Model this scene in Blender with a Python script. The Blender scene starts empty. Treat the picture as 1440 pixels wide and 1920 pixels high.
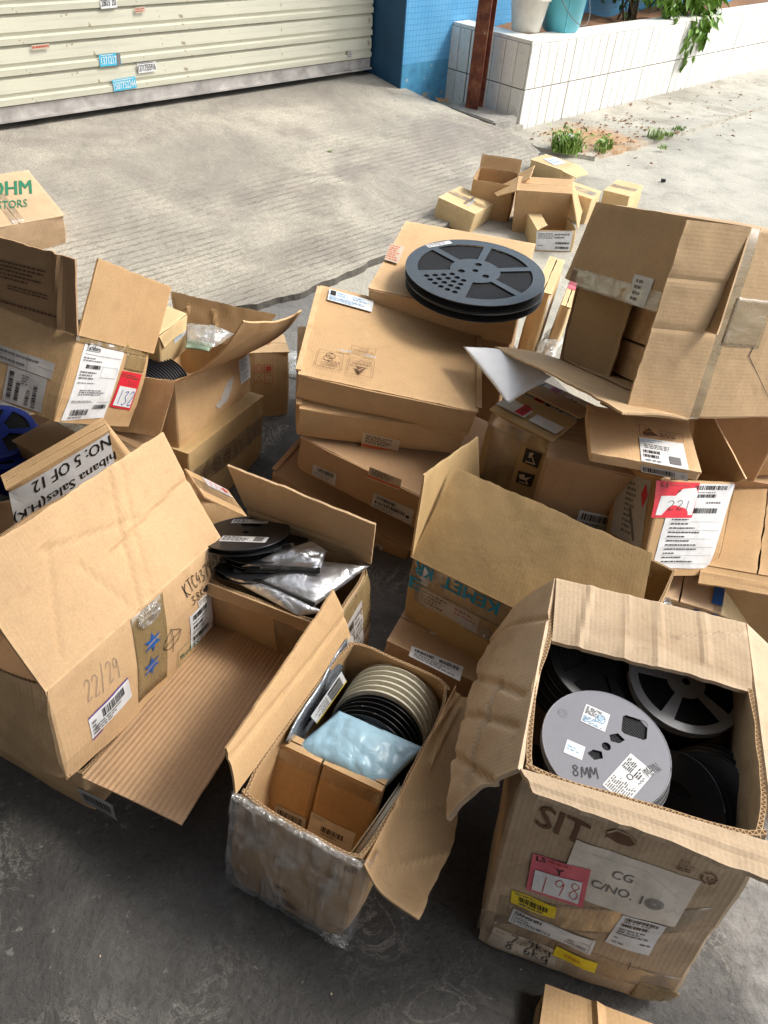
import bpy, bmesh, math, random
from mathutils import Vector, Matrix, noise
C = bpy.context.scene
COL = C.collection
R_ = math.radians
PI = math.pi
# ------------------------------------------------------------------ camera
cam_d = bpy.data.cameras.new('camera'); cam = bpy.data.objects.new('camera', cam_d); COL.objects.link(cam)
cam_d.sensor_fit = 'VERTICAL'; cam_d.sensor_height = 24.0; cam_d.lens = 24.0 * 1400 / 1920
cam_d.clip_start = 0.05; cam_d.clip_end = 300
_p, _r = R_(42), R_(5)
_fw = Vector((0, math.cos(_p), -math.sin(_p))); _rt = Vector((1, 0, 0)); _dn = _fw.cross(_rt)
_x = math.cos(_r) * _rt - math.sin(_r) * _dn; _d = math.sin(_r) * _rt + math.cos(_r) * _dn
_m = Matrix((( _x.x, -_d.x, -_fw.x, 0), (_x.y, -_d.y, -_fw.y, 0), (_x.z, -_d.z, -_fw.z, 1.35), (0, 0, 0, 1)))
cam.matrix_world = _m
C.camera = cam
# ------------------------------------------------------------------ sky and sun
SUN_DIR = Vector((0.90, 0.18, 1.0)).normalized()
w = bpy.data.worlds.new('World'); C.world = w; w.use_nodes = True
nt = w.node_tree; nt.nodes.clear()
sky = nt.nodes.new('ShaderNodeTexSky'); sky.sky_type = 'NISHITA'; sky.sun_disc = False
sky.sun_elevation = math.asin(SUN_DIR.z); sky.sun_rotation = math.atan2(SUN_DIR.x, SUN_DIR.y)
sky.air_density = 1.0; sky.dust_density = 3.0; sky.ozone_density = 0.6
hs = nt.nodes.new('ShaderNodeHueSaturation'); hs.inputs['Saturation'].default_value = 0.34
bg = nt.nodes.new('ShaderNodeBackground'); bg.inputs['Strength'].default_value = 0.15
wo = nt.nodes.new('ShaderNodeOutputWorld')
nt.links.new(sky.outputs[0], hs.inputs['Color']); nt.links.new(hs.outputs[0], bg.inputs[0]); nt.links.new(bg.outputs[0], wo.inputs[0])
sl = bpy.data.lights.new('sun', 'SUN'); sl.energy = 1.5; sl.angle = R_(14); sl.color = (1.0, 0.95, 0.86)
so = bpy.data.objects.new('sun', sl); COL.objects.link(so)
so.rotation_euler = (-SUN_DIR).to_track_quat('-Z', 'Y').to_euler(); so.location = (6, 3, 8)
C.view_settings.view_transform = 'Standard'; C.view_settings.look = 'None'
BLOCKER_Y = 1.3  # front edge of the added, unseen sky blockers
C.view_settings.exposure = 1.02; C.view_settings.gamma = 1.0; C.view_settings.use_curve_mapping = False

# ------------------------------------------------------------------ materials
MATS = {}
class NT:
    def __init__(s, name):
        s.m = bpy.data.materials.new(name); s.m.use_nodes = True; s.t = s.m.node_tree; s.t.nodes.clear()
        s.out = s.n('ShaderNodeOutputMaterial'); s.b = s.n('ShaderNodeBsdfPrincipled'); s.l(s.b.outputs[0], s.out.inputs[0])
    def n(s, t, **k):
        o = s.t.nodes.new(t)
        for a, v in k.items():
            if a.startswith('i_'):
                o.inputs[a[2:].replace('_', ' ')].default_value = v
            else: setattr(o, a, v)
        return o
    def l(s, a, b): s.t.links.new(a, b)
    def coord(s, kind='Object'): return s.n('ShaderNodeTexCoord').outputs[kind]
    def noise(s, vec, scale, detail=4, rough=.55, dist=0):
        o = s.n('ShaderNodeTexNoise'); o.inputs['Scale'].default_value = scale; o.inputs['Detail'].default_value = detail
        o.inputs['Roughness'].default_value = rough; o.inputs['Distortion'].default_value = dist
        if vec is not None: s.l(vec, o.inputs['Vector'])
        return o.outputs['Fac']
    def ramp(s, fac, stops, interp='LINEAR'):
        o = s.n('ShaderNodeValToRGB'); o.color_ramp.interpolation = interp
        while len(o.color_ramp.elements) < len(stops): o.color_ramp.elements.new(.5)
        for e, (p, c) in zip(o.color_ramp.elements, stops):
            e.position = p; e.color = (c, c, c, 1) if isinstance(c, (int, float)) else (*c, 1)
        s.l(fac, o.inputs[0]); return o.outputs[0]
    def mix(s, a, b, fac, mode='MIX'):
        o = s.n('ShaderNodeMix'); o.data_type = 'RGBA'; o.blend_type = mode
        for v, i in ((fac, 0), (a, 6), (b, 7)):
            if isinstance(v, (int, float)): o.inputs[i].default_value = v
            elif isinstance(v, tuple): o.inputs[i].default_value = (*v, 1)
            else: s.l(v, o.inputs[i])
        return o.outputs[2]
    def math(s, op, a, b=0.0, c=None):
        o = s.n('ShaderNodeMath'); o.operation = op
        for v, i in ((a, 0), (b, 1), (c, 2)):
            if v is None: continue
            if isinstance(v, (int, float)): o.inputs[i].default_value = v
            else: s.l(v, o.inputs[i])
        return o.outputs[0]
    def bump(s, h, strength, dist=.01, prev=None):
        o = s.n('ShaderNodeBump'); o.inputs['Strength'].default_value = strength; o.inputs['Distance'].default_value = dist
        s.l(h, o.inputs['Height'])
        if prev is not None: s.l(prev, o.inputs['Normal'])
        return o.outputs[0]
    def seedvec(s, kind='Object'):
        oi = s.n('ShaderNodeObjectInfo'); v = s.n('ShaderNodeVectorMath'); v.operation = 'ADD'
        sc = s.n('ShaderNodeVectorMath'); sc.operation = 'SCALE'; sc.inputs['Scale'].default_value = 37.0
        s.l(s.coord(kind), v.inputs[0]); s.l(oi.outputs['Random'], sc.inputs[0]); s.l(sc.outputs[0], v.inputs[1])
        return v.outputs[0]
    def set(s, col=None, rough=None, spec=None, metal=None, normal=None, **k):
        def put(name, v):
            i = s.b.inputs[name]
            if isinstance(v, tuple): i.default_value = (*v, 1) if len(v) == 3 else v
            elif isinstance(v, (int, float)): i.default_value = v
            else: s.l(v, i)
        if col is not None: put('Base Color', col)
        if rough is not None: put('Roughness', rough)
        if spec is not None: put('Specular IOR Level', spec)
        if metal is not None: put('Metallic', metal)
        if normal is not None: s.l(normal, s.b.inputs['Normal'])
        for a, v in k.items(): put(a.replace('_', ' '), v)
        return s.m

def card_mat(name, col, flute=.05, period=.0075, worn=.5, fax='x'):
    t = NT(name); v = t.seedvec()
    big = t.noise(v, 5, 5, .6); fine = t.noise(v, 260, 3, .7); mid = t.noise(v, 40, 4, .6, .4)
    c1 = tuple(x * .86 for x in col); c2 = tuple(min(1, x * 1.12) for x in col)
    c = t.ramp(big, [(.25, c1), (.75, c2)])
    c = t.mix(c, t.ramp(fine, [(.3, .78), (.7, 1.08)]), .55, 'MULTIPLY')
    c = t.mix(c, t.ramp(mid, [(.30, (.72, .66, .6)), (.42, (1., 1., 1.))]), .35 * worn, 'MULTIPLY')
    sm = t.noise(v, 4.2, 7, .66, .9); c = t.mix(c, (.66, .60, .54), t.ramp(sm, [(.54, 0.), (.72, .55 * worn)]), 'MULTIPLY')
    # scuffed, paler fibres where the liner has rubbed
    sc = t.noise(v, 11, 8, .72, 1.5)
    c = t.mix(c, tuple(min(1, x * 1.35 + .03) for x in col), t.ramp(sc, [(.60, 0.0), (.72, .45 * worn)]))
    uv = t.n('ShaderNodeSeparateXYZ'); t.l(t.coord('UV'), uv.inputs[0])
    wv = t.math('SINE', t.math('MULTIPLY', uv.outputs[0 if fax == 'x' else 1], 2 * PI / period))
    b = t.bump(wv, flute, .0012)
    b = t.bump(t.noise(v, 14, 3, .5, .3), .14, .012, b)
    b = t.bump(t.noise(v, 120, 3, .6), .12, .002, b)
    ge = t.n('ShaderNodeNewGeometry'); c = t.mix(c, tuple(min(1, x * 1.3 + .04) for x in col), t.math('MULTIPLY', t.ramp(ge.outputs['Pointiness'], [(.54, 0.), (.66, 1.)]), t.ramp(mid, [(.35, .2), (.6, .9)])))
    if flute > .3: c = t.mix(c, t.ramp(wv, [(.0, .90), (1., 1.05)]), .8, 'MULTIPLY')
    return t.set(c, t.ramp(big, [(.3, .62), (.7, .8)]), .28, normal=b)
K = (.52, .335, .17)
MATS['card_b'] = card_mat('pinkish_kraft_cardboard', (.58, .38, .205))
MATS['card_c'] = card_mat('greyish_kraft_cardboard', (.50, .345, .195))
MATS['card'] = card_mat('kraft_cardboard', K)
MATS['card_pale'] = card_mat('pale_kraft_cardboard', (.55, .385, .24))
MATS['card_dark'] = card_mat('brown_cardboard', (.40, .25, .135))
MATS['card_gold'] = card_mat('golden_kraft_cardboard', (.46, .315, .15), .04)
MATS['card_dusty'] = card_mat('dusty_cardboard', (.46, .345, .23), .07, worn=1)
MATS['card_yellow'] = card_mat('yellowish_cardboard', (.62, .46, .25), .1)
MATS['card_flute'] = card_mat('ribbed_cardboard', (.52, .335, .19), .42, .0105, fax='y')
def edge_mat():
    t = NT('corrugated_edge'); uv = t.n('ShaderNodeSeparateXYZ'); t.l(t.coord('UV'), uv.inputs[0])
    u, v = uv.outputs[0], uv.outputs[1]
    wv = t.math('MULTIPLY_ADD', t.math('SINE', t.math('MULTIPLY', u, 2 * PI / .0075)), .36, .5)
    d = t.math('ABSOLUTE', t.math('SUBTRACT', v, wv))
    paper = t.math('MAXIMUM', t.math('LESS_THAN', d, .16), t.math('GREATER_THAN', t.math('ABSOLUTE', t.math('SUBTRACT', v, .5)), .36))
    ns = t.noise(t.coord(), 90, 3)
    c = t.mix((.12, .07, .035), t.mix((.50, .35, .21), (.40, .26, .14), ns), paper)  # dark brown between the flutes paints the shade inside the openings
    return t.set(c, .85, .1, normal=t.bump(paper, .8, .002))
MATS['edge'] = edge_mat()
def flat(name, col, rough=.5, spec=.4, metal=0., bump=0., var=.08, scale=60):
    t = NT(name); v = t.seedvec(); n1 = t.noise(v, scale, 4)
    c = t.ramp(n1, [(.3, tuple(x * (1 - var) for x in col)), (.7, tuple(min(1, x * (1 + var)) for x in col))])
    nm = t.bump(t.noise(v, scale * .5, 4), bump, .004) if bump else None
    return t.set(c, rough, spec, metal, nm)
for n_, c_, r_ in (('paper', (.66, .665, .67), .55), ('paper_cream', (.66, .60, .52), .6), ('paper_tan', (.52, .43, .33), .6), ('yellow', (.78, .60, .03), .4),
                ('red', (.62, .025, .045), .4), ('pink', (.62, .13, .17), .5), ('ink', (.02, .018, .018), .5), ('ink_grey', (.16, .15, .15), .6),
                ('ink_brown', (.13, .065, .035), .7), ('ink_blue', (.02, .09, .30), .5), ('ink_cyan', (.02, .28, .50), .4), ('ink_green', (.02, .17, .09), .5), ('ink_red', (.45, .06, .04), .5),
                ('ink_orange', (.55, .13, .05), .5), ('ink_purple', (.10, .03, .25), .5), ('label_grey', (.45, .42, .40), .5), ('sticker_blue', (.05, .42, .62), .5), ('ink_pale', (.30, .45, .62), .5)):
    MATS[n_] = flat(n_, c_, r_, .35, bump=.08 if 'ink' not in n_ else 0)
MATS['reel_black'] = flat('black_reel_plastic', (.018, .019, .022), .32, .5, bump=.03)
MATS['reel_satin'] = flat('satin_grey_reel_plastic', (.066, .067, .069), .26, .5, bump=.03)
MATS['reel_grey'] = flat('grey_reel_plastic', (.19, .19, .215), .42, .45, bump=.03, var=.03)
MATS['reel_white'] = flat('cream_reel_plastic', (.62, .59, .48), .35, .5, bump=.03)
MATS['reel_blue'] = flat('blue_reel_plastic', (.015, .05, .38), .3, .5, bump=.03)
MATS['reel_silver'] = flat('pale_grey_reel_plastic', (.42, .425, .44), .34, .5, bump=.03)
def tape_wind():
    t = NT('carrier_tape'); s = t.n('ShaderNodeTexWave', wave_type='RINGS', rings_direction='Z'); t.l(t.coord(), s.inputs['Vector'])
    s.inputs['Scale'].default_value = 90; s.inputs['Distortion'].default_value = .6; s.inputs['Detail'].default_value = 2
    v = t.n('ShaderNodeTexVoronoi'); v.inputs['Scale'].default_value = 420; t.l(t.coord(), v.inputs['Vector'])
    c = t.mix((.006, .006, .007), (.035, .035, .038), s.outputs['Fac'])
    return t.set(c, .6, .12, normal=t.bump(t.mix(s.outputs['Color'], v.outputs['Distance'], .5), .5, .002))
MATS['tape_wind'] = tape_wind()
def film(name, tint, clear, rough, bump, scale, diff=.25):
    """thin clear plastic: mostly transparent, with glossy wrinkles and a little milky haze"""
    t = NT(name); v = t.seedvec()
    mp = t.n('ShaderNodeMapping'); mp.inputs['Rotation'].default_value = (.4, .7, .5); mp.inputs['Scale'].default_value = (1, 1, .28); t.l(v, mp.inputs[0])
    ns = t.noise(mp.outputs[0], scale, 4, .55, .6); nm = t.bump(ns, bump, .012)
    t.set(tint, .6, .3, normal=nm)
    gl = t.n('ShaderNodeBsdfGlossy'); gl.inputs['Roughness'].default_value = rough; gl.inputs[0].default_value = (.95, .95, .95, 1); t.l(nm, gl.inputs['Normal'])
    m1 = t.n('ShaderNodeMixShader'); m1.inputs[0].default_value = diff; t.l(gl.outputs[0], m1.inputs[1]); t.l(t.b.outputs[0], m1.inputs[2])
    tr = t.n('ShaderNodeBsdfTransparent'); tr.inputs[0].default_value = (.97, .97, .97, 1)
    mx = t.n('ShaderNodeMixShader'); st = t.ramp(ns, [(.38, min(1, clear + .08)), (.66, clear - .25)])
    t.l(st, mx.inputs[0]); t.l(m1.outputs[0], mx.inputs[1]); t.l(tr.outputs[0], mx.inputs[2]); t.l(mx.outputs[0], t.out.inputs[0])
    return t.m
MATS['film'] = film('stretch_film', (.74, .72, .70), .80, .16, .9, 26, .4)
MATS['film_crumple'] = film('crumpled_film', (.66, .62, .55), .72, .14, 1., 60, .45)
MATS['tape_clear'] = film('clear_packing_tape', (.40, .29, .17), .84, .16, .12, 24, .5)
MATS['tape_olive'] = film('brown_packing_tape', (.34, .24, .11), .42, .22, .2, 24, .85)
def foil(name, col, metal, rough, sc=9, bump=.6):
    t = NT(name); v = t.seedvec()
    r1 = t.math('ABSOLUTE', t.math('SUBTRACT', t.noise(v, sc, 2, .5, .3), .5)); r2 = t.math('ABSOLUTE', t.math('SUBTRACT', t.noise(v, sc * 2.7, 2, .5, .3), .5))
    h = t.math('ADD', t.math('MULTIPLY', r1, 1.), t.math('MULTIPLY', r2, .45))
    return t.set(t.ramp(t.noise(v, 9, 3), [(.3, tuple(x * .85 for x in col)), (.7, col)]), rough, .5, metal, t.bump(h, bump, .03))
MATS['foil'] = foil('silver_antistatic_bag', (.70, .71, .73), .78, .33)
MATS['foil_dark'] = foil('grey_antistatic_bag', (.33, .37, .42), .5, .25)
MATS['bag_blue'] = foil('blue_plastic_bag', (.33, .52, .64), 0., .36, 10, .4)
MATS['bag_clear'] = film('clear_plastic_bag', (.80, .83, .82), .66, .12, 1., 30, .5)
MATS['bag_green'] = flat('pale_green_bag', (.40, .55, .42), .3, .5, bump=.3)
MATS['foam'] = flat('white_foam_sheet', (.90, .91, .92), .5, .3, bump=.05, var=.03)

def concrete(name, base, kind):
    t = NT(name); v = t.coord('Object')
    big = t.noise(v, .9, 6, .6, .3); mid = t.noise(v, 6, 8, .65, .3); fine = t.noise(v, 90, 6, .75); grit = t.noise(v, 330, 2, .6)
    lo = tuple(x * .62 for x in base); hi = tuple(min(1, x * 1.28) for x in base)
    c = t.ramp(big, [(.3, lo), (.5, base), (.72, hi)])
    c = t.mix(c, t.ramp(mid, [(.28, .62), (.5, 1.), (.8, 1.1)]), .75, 'MULTIPLY')
    c = t.mix(c, t.ramp(fine, [(.32, .55), (.5, 1.), (.75, 1.25)]), .6, 'MULTIPLY')
    c = t.mix(c, t.ramp(grit, [(.36, .6), (.5, 1.)]), .4, 'MULTIPLY')
    nb = t.bump(fine, .5, .01); nb = t.bump(mid, .45, .03, nb)
    if kind == 'groove':
        sp = t.noise(v, 150, 4, .8); c = t.mix(c, t.ramp(sp, [(.34, .45), (.5, 1.), (.68, 1.3)]), .6, 'MULTIPLY')
        mp = t.n('ShaderNodeMapping'); mp.inputs['Rotation'].default_value = (0, 0, R_(-47.5)); t.l(v, mp.inputs[0])
        wx = t.n('ShaderNodeTexWave', bands_direction='Y', wave_profile='SIN'); wx.inputs['Scale'].default_value = 7.6; wx.inputs['Distortion'].default_value = 1.5
        wx.inputs['Detail'].default_value = 3; wx.inputs['Detail Scale'].default_value = 5.0; t.l(mp.outputs[0], wx.inputs[0])
        sx = t.n('ShaderNodeSeparateXYZ'); t.l(v, sx.inputs[0])
        # the broomed grooves fade out towards the shutter (smooth trowelled strip along it)
        n_ = t.math('ADD', t.math('MULTIPLY', sx.outputs[0], .737), t.math('MULTIPLY', sx.outputs[1], -.676))
        fade = t.n('ShaderNodeMapRange'); t.l(n_, fade.inputs[0]); fade.inputs[1].default_value = -3.55; fade.inputs[2].default_value = -2.75
        wear = t.math('MULTIPLY', fade.outputs[0], t.ramp(t.noise(v, 2.2, 5), [(.40, .0), (.58, 1.)]))
        g = t.math('MULTIPLY', t.math('MULTIPLY', t.ramp(wx.outputs['Fac'], [(.0, 1.), (.36, 0.)]), wear), t.ramp(t.noise(v, 24, 5, .7), [(.36, .1), (.56, 1.)]))
        c = t.mix(c, (.14, .125, .105), t.math('MULTIPLY', g, .5))
        nb = t.bump(t.math('SUBTRACT', 1., g), .6, .010, nb)
        st = t.noise(v, 1.7, 7, .62, .8)
        c = t.mix(c, (.20, .175, .155), t.ramp(st, [(.48, 0.), (.66, .75)]))
        s2 = t.noise(v, .8, 8, .6, .5); c = t.mix(c, (.24, .22, .195), t.ramp(s2, [(.45, 0.), (.62, .7)]))
        s4 = t.noise(v, 45, 6, .75); c = t.mix(c, (.16, .145, .12), t.ramp(s4, [(.56, 0.), (.70, .65)]))
        s3 = t.noise(v, 16, 8, .75, .4); c = t.mix(c, (.13, .12, .105), t.ramp(s3, [(.60, 0.), (.70, .55)]))
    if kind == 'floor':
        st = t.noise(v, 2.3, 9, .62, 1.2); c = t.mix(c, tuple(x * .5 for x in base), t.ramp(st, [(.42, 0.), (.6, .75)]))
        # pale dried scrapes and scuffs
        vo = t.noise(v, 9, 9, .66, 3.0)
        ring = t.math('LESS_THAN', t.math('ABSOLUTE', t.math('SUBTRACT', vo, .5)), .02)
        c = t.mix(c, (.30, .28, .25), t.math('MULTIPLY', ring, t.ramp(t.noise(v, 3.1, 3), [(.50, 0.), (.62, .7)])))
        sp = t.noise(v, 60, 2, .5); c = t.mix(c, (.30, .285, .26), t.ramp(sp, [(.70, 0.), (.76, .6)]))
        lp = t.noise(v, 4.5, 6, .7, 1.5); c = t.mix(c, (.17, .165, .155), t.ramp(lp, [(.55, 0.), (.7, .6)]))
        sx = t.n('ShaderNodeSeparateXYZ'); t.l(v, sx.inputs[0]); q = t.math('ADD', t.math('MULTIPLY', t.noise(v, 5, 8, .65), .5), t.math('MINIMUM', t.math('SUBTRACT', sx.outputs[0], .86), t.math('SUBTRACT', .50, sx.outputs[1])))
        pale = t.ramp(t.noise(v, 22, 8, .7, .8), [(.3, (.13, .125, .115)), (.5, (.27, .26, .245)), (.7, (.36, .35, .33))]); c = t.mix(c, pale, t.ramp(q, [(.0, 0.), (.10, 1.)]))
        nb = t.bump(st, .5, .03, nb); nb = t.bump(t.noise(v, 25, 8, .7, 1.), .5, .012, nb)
    return t.set(c, t.ramp(mid, [(.3, .62), (.7, .88)]), .3, normal=nb)
MATS['slab'] = concrete('broomed_concrete', (.45, .415, .345), 'groove')
MATS['road'] = concrete('road_concrete', (.44, .415, .35), 'plain')
MATS['floor'] = concrete('shade_toned_floor_cement', (.125, .12, .114), 'floor')  # old grey cement, its base darkened to carry the foreground shade
MATS['broken_edge'] = concrete('broken_concrete_edge', (.13, .12, .105), 'plain')
MATS['rough_ground'] = concrete('grey_rough_ground', (.21, .205, .195), 'plain')
def apron():
    m = concrete('stained_apron_concrete', (.44, .415, .35), 'plain'); t = NT.__new__(NT); t.m = m; t.t = m.node_tree; t.b = [n for n in t.t.nodes if n.type == 'BSDF_PRINCIPLED'][0]
    v = t.coord('Object'); d = t.n('ShaderNodeVectorMath'); d.operation = 'DISTANCE'; d.inputs[1].default_value = (1.12, 5.15, .022); t.l(v, d.inputs[0])
    f = t.math('ADD', t.math('MULTIPLY', d.outputs['Value'], -1.5), t.math('MULTIPLY', t.noise(v, 6, 8, .7, .6), 1.1)); old = t.b.inputs['Base Color'].links[0].from_socket
    c = t.mix(old, t.ramp(t.noise(v, 30, 6, .7), [(.3, (.30, .17, .08)), (.7, (.50, .33, .19))]), t.ramp(f, [(.0, 0.), (.28, 1.)]))
    c = t.mix(c, (.20, .18, .13), t.ramp(t.noise(v, 3.5, 8, .7, .5), [(.52, 0.), (.66, .7)])); t.l(c, t.b.inputs['Base Color']); return m
MATS['apron'] = apron()
MATS['dirt'] = concrete('orange_dirt', (.46, .27, .13), 'plain')
MATS['soil'] = concrete('red_soil', (.26, .13, .06), 'plain')
def shutter_mat():
    t = NT('cream_shutter_paint'); v = t.coord('Object'); base = (.57, .56, .45)
    c = t.ramp(t.noise(v, 2.2, 5), [(.3, tuple(x * .9 for x in base)), (.7, base)])
    mp = t.n('ShaderNodeMapping'); mp.inputs['Scale'].default_value = (1.5, 1.5, 26); t.l(v, mp.inputs[0])
    c = t.mix(c, t.ramp(t.noise(mp.outputs[0], 2, 5), [(.34, .78), (.5, 1.)]), .5, 'MULTIPLY')
    ch = t.noise(v, 26, 3, .5); c = t.mix(c, (.25, .20, .13), t.ramp(ch, [(.69, 0.), (.71, .85)]))
    c = t.mix(c, (.18, .17, .13), t.ramp(t.noise(v, 75, 2), [(.74, 0.), (.77, .8)]))
    return t.set(c, .45, .4, normal=t.bump(t.noise(v, 6, 3), .15, .02))
MATS['shutter'] = shutter_mat()
def blue_wall():
    t = NT('blue_wall_paint'); v = t.coord('Object')
    base = t.ramp(t.noise(v, 3, 6, .6), [(.3, (.09, .33, .60)), (.7, (.16, .46, .76))])
    br = t.n('ShaderNodeTexBrick'); br.inputs['Scale'].default_value = 1.0; br.offset = 0
    br.inputs['Brick Width'].default_value = .03; br.inputs['Row Height'].default_value = .03; br.inputs['Mortar Size'].default_value = .0014
    mp = t.n('ShaderNodeMapping'); mp.inputs['Rotation'].default_value = (R_(90), 0, 0); t.l(v, mp.inputs[0]); t.l(mp.outputs[0], br.inputs['Vector'])
    sz = t.n('ShaderNodeSeparateXYZ'); t.l(v, sz.inputs[0])
    up = t.math('GREATER_THAN', sz.outputs[2], .30)
    ln = t.math('MULTIPLY', br.outputs['Fac'], up)
    c = t.mix(base, (.05, .22, .42), t.math('MULTIPLY', ln, .7))
    lowc = t.ramp(t.noise(v, 22, 6, .7), [(.35, (.06, .22, .38)), (.55, (.08, .30, .50)), (.66, (.08, .30, .50)), (.70, (.55, .50, .38))])
    c = t.mix(lowc, c, up)
    dm = t.math('MULTIPLY', t.ramp(t.noise(v, 9, 6, .7), [(.50, 0.), (.60, 1.)]), t.math('LESS_THAN', sz.outputs[2], .12))
    c = t.mix(c, (.36, .32, .25), dm)
    return t.set(c, .5, .35, normal=t.bump(t.math('SUBTRACT', t.noise(v, 50, 4), ln), .4, .004))
MATS['blue_wall'] = blue_wall()
def jamb():
    t = NT('dark_blue_jamb_paint'); v = t.coord('Object')
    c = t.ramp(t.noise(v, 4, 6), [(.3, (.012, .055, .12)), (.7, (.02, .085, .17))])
    sz = t.n('ShaderNodeSeparateXYZ'); t.l(v, sz.inputs[0])
    f = t.math('ADD', t.math('MULTIPLY', sz.outputs[2], -1.6), t.noise(v, 14, 6, .65))
    c = t.mix(c, (.30, .26, .19), t.ramp(f, [(.34, 0.), (.38, 1.)]))
    return t.set(c, .5, .35, normal=t.bump(t.noise(v, 30, 5), .3, .005))
MATS['jamb'] = jamb()
def rust():
    t = NT('rusty_red_steel'); v = t.coord('Object')
    c = t.ramp(t.noise(v, 14, 8, .7), [(.3, (.05, .018, .012)), (.5, (.15, .045, .025)), (.64, (.22, .09, .045)), (.72, (.42, .36, .28))])
    return t.set(c, t.ramp(t.noise(v, 20, 4), [(.3, .5), (.7, .85)]), .35, .15, t.bump(t.noise(v, 45, 6), .5, .004))
MATS['rust'] = rust()
def tile():
    t = NT('white_glazed_tile'); v = t.seedvec(); o = t.coord('Object')
    oi = t.n('ShaderNodeObjectInfo')
    c = t.mix((.74, .72, .66), (.82, .81, .77), oi.outputs['Random'])
    c = t.mix(c, (.42, .38, .30), t.ramp(t.noise(v, 30, 6, .7), [(.55, 0.), (.72, .6)]))
    return t.set(c, .22, .5, normal=t.bump(t.noise(v, 9, 2), .06, .01))
MATS['tile'] = tile()
MATS['grout'] = flat('dirty_grout', (.12, .11, .095), .9, .2, bump=.4, var=.3)
MATS['coping'] = flat('white_coping', (.72, .70, .64), .45, .4, bump=.2, var=.12, scale=18)
MATS['block'] = concrete('concrete_block', (.33, .31, .28), 'plain')
MATS['pot_white'] = flat('white_pot_plastic', (.70, .67, .60), .5, .4, var=.12, scale=12)
MATS['bucket_blue'] = flat('turquoise_plastic', (.12, .48, .58), .38, .45, var=.1, scale=10)
MATS['steel'] = flat('galvanised_bar', (.42, .40, .38), .5, .5, .4, var=.3, scale=14)
MATS['black_rubber'] = flat('black_rubber', (.02, .02, .02), .6)
MATS['wall_dark'] = flat('dark_blocker_grey', (.09, .088, .085), .85, .2, bump=.2)  # for the added light blockers, kept dark so they bounce little light
MATS['wall_plain'] = flat('grey_wall_plaster', (.45, .44, .42), .8, .2, bump=.2)
def leafmat(name, a, b):
    t = NT(name); oi = t.n('ShaderNodeObjectInfo')
    c = t.mix(a, b, t.math('ADD', t.math('MULTIPLY', oi.outputs['Random'], .6), t.math('MULTIPLY', t.noise(t.coord(), 9, 3), .5)))
    return t.set(c, .4, .4, Subsurface_Weight=0.0, Transmission_Weight=0.0)
MATS['leaf'] = leafmat('vine_leaf', (.07, .17, .015), (.22, .36, .05))
MATS['leaf_dark'] = leafmat('bush_leaf', (.03, .08, .015), (.09, .17, .03))
MATS['grass'] = leafmat('weed_green', (.11, .22, .03), (.25, .36, .08))
MATS['dry'] = flat('dry_leaf', (.30, .17, .08), .8)
MATS['bark'] = flat('brown_stem', (.13, .09, .05), .85, .2, bump=.4)

# ------------------------------------------------------------------ object helpers
def tag(o, label=None, cat=None, group=None, kind=None):
    if label: o['label'] = label
    if cat: o['category'] = cat
    if group: o['group'] = group
    if kind: o['kind'] = kind
    return o
def empty(name, M=None, label=None, cat=None, group=None):
    o = bpy.data.objects.new(name, None); COL.objects.link(o); o.empty_display_size = .05
    if M is not None: o.matrix_world = M
    return tag(o, label, cat, group)
def mobj(name, verts, faces, mats, parent=None, mi=None, uv=None, smooth=False):
    me = bpy.data.meshes.new(name); me.from_pydata([tuple(v) for v in verts], [], faces)
    for m in (mats if isinstance(mats, (list, tuple)) else [mats]): me.materials.append(MATS[m])
    if mi: me.polygons.foreach_set('material_index', mi)
    if smooth: me.polygons.foreach_set('use_smooth', [True] * len(me.polygons))
    if uv:
        ul = me.uv_layers.new(name='UVMap'); k = 0
        for f in uv:
            for c in f: ul.data[k].uv = c; k += 1
    me.update()
    o = bpy.data.objects.new(name, me); COL.objects.link(o)
    if parent is not None: o.parent = parent
    return o
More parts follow.
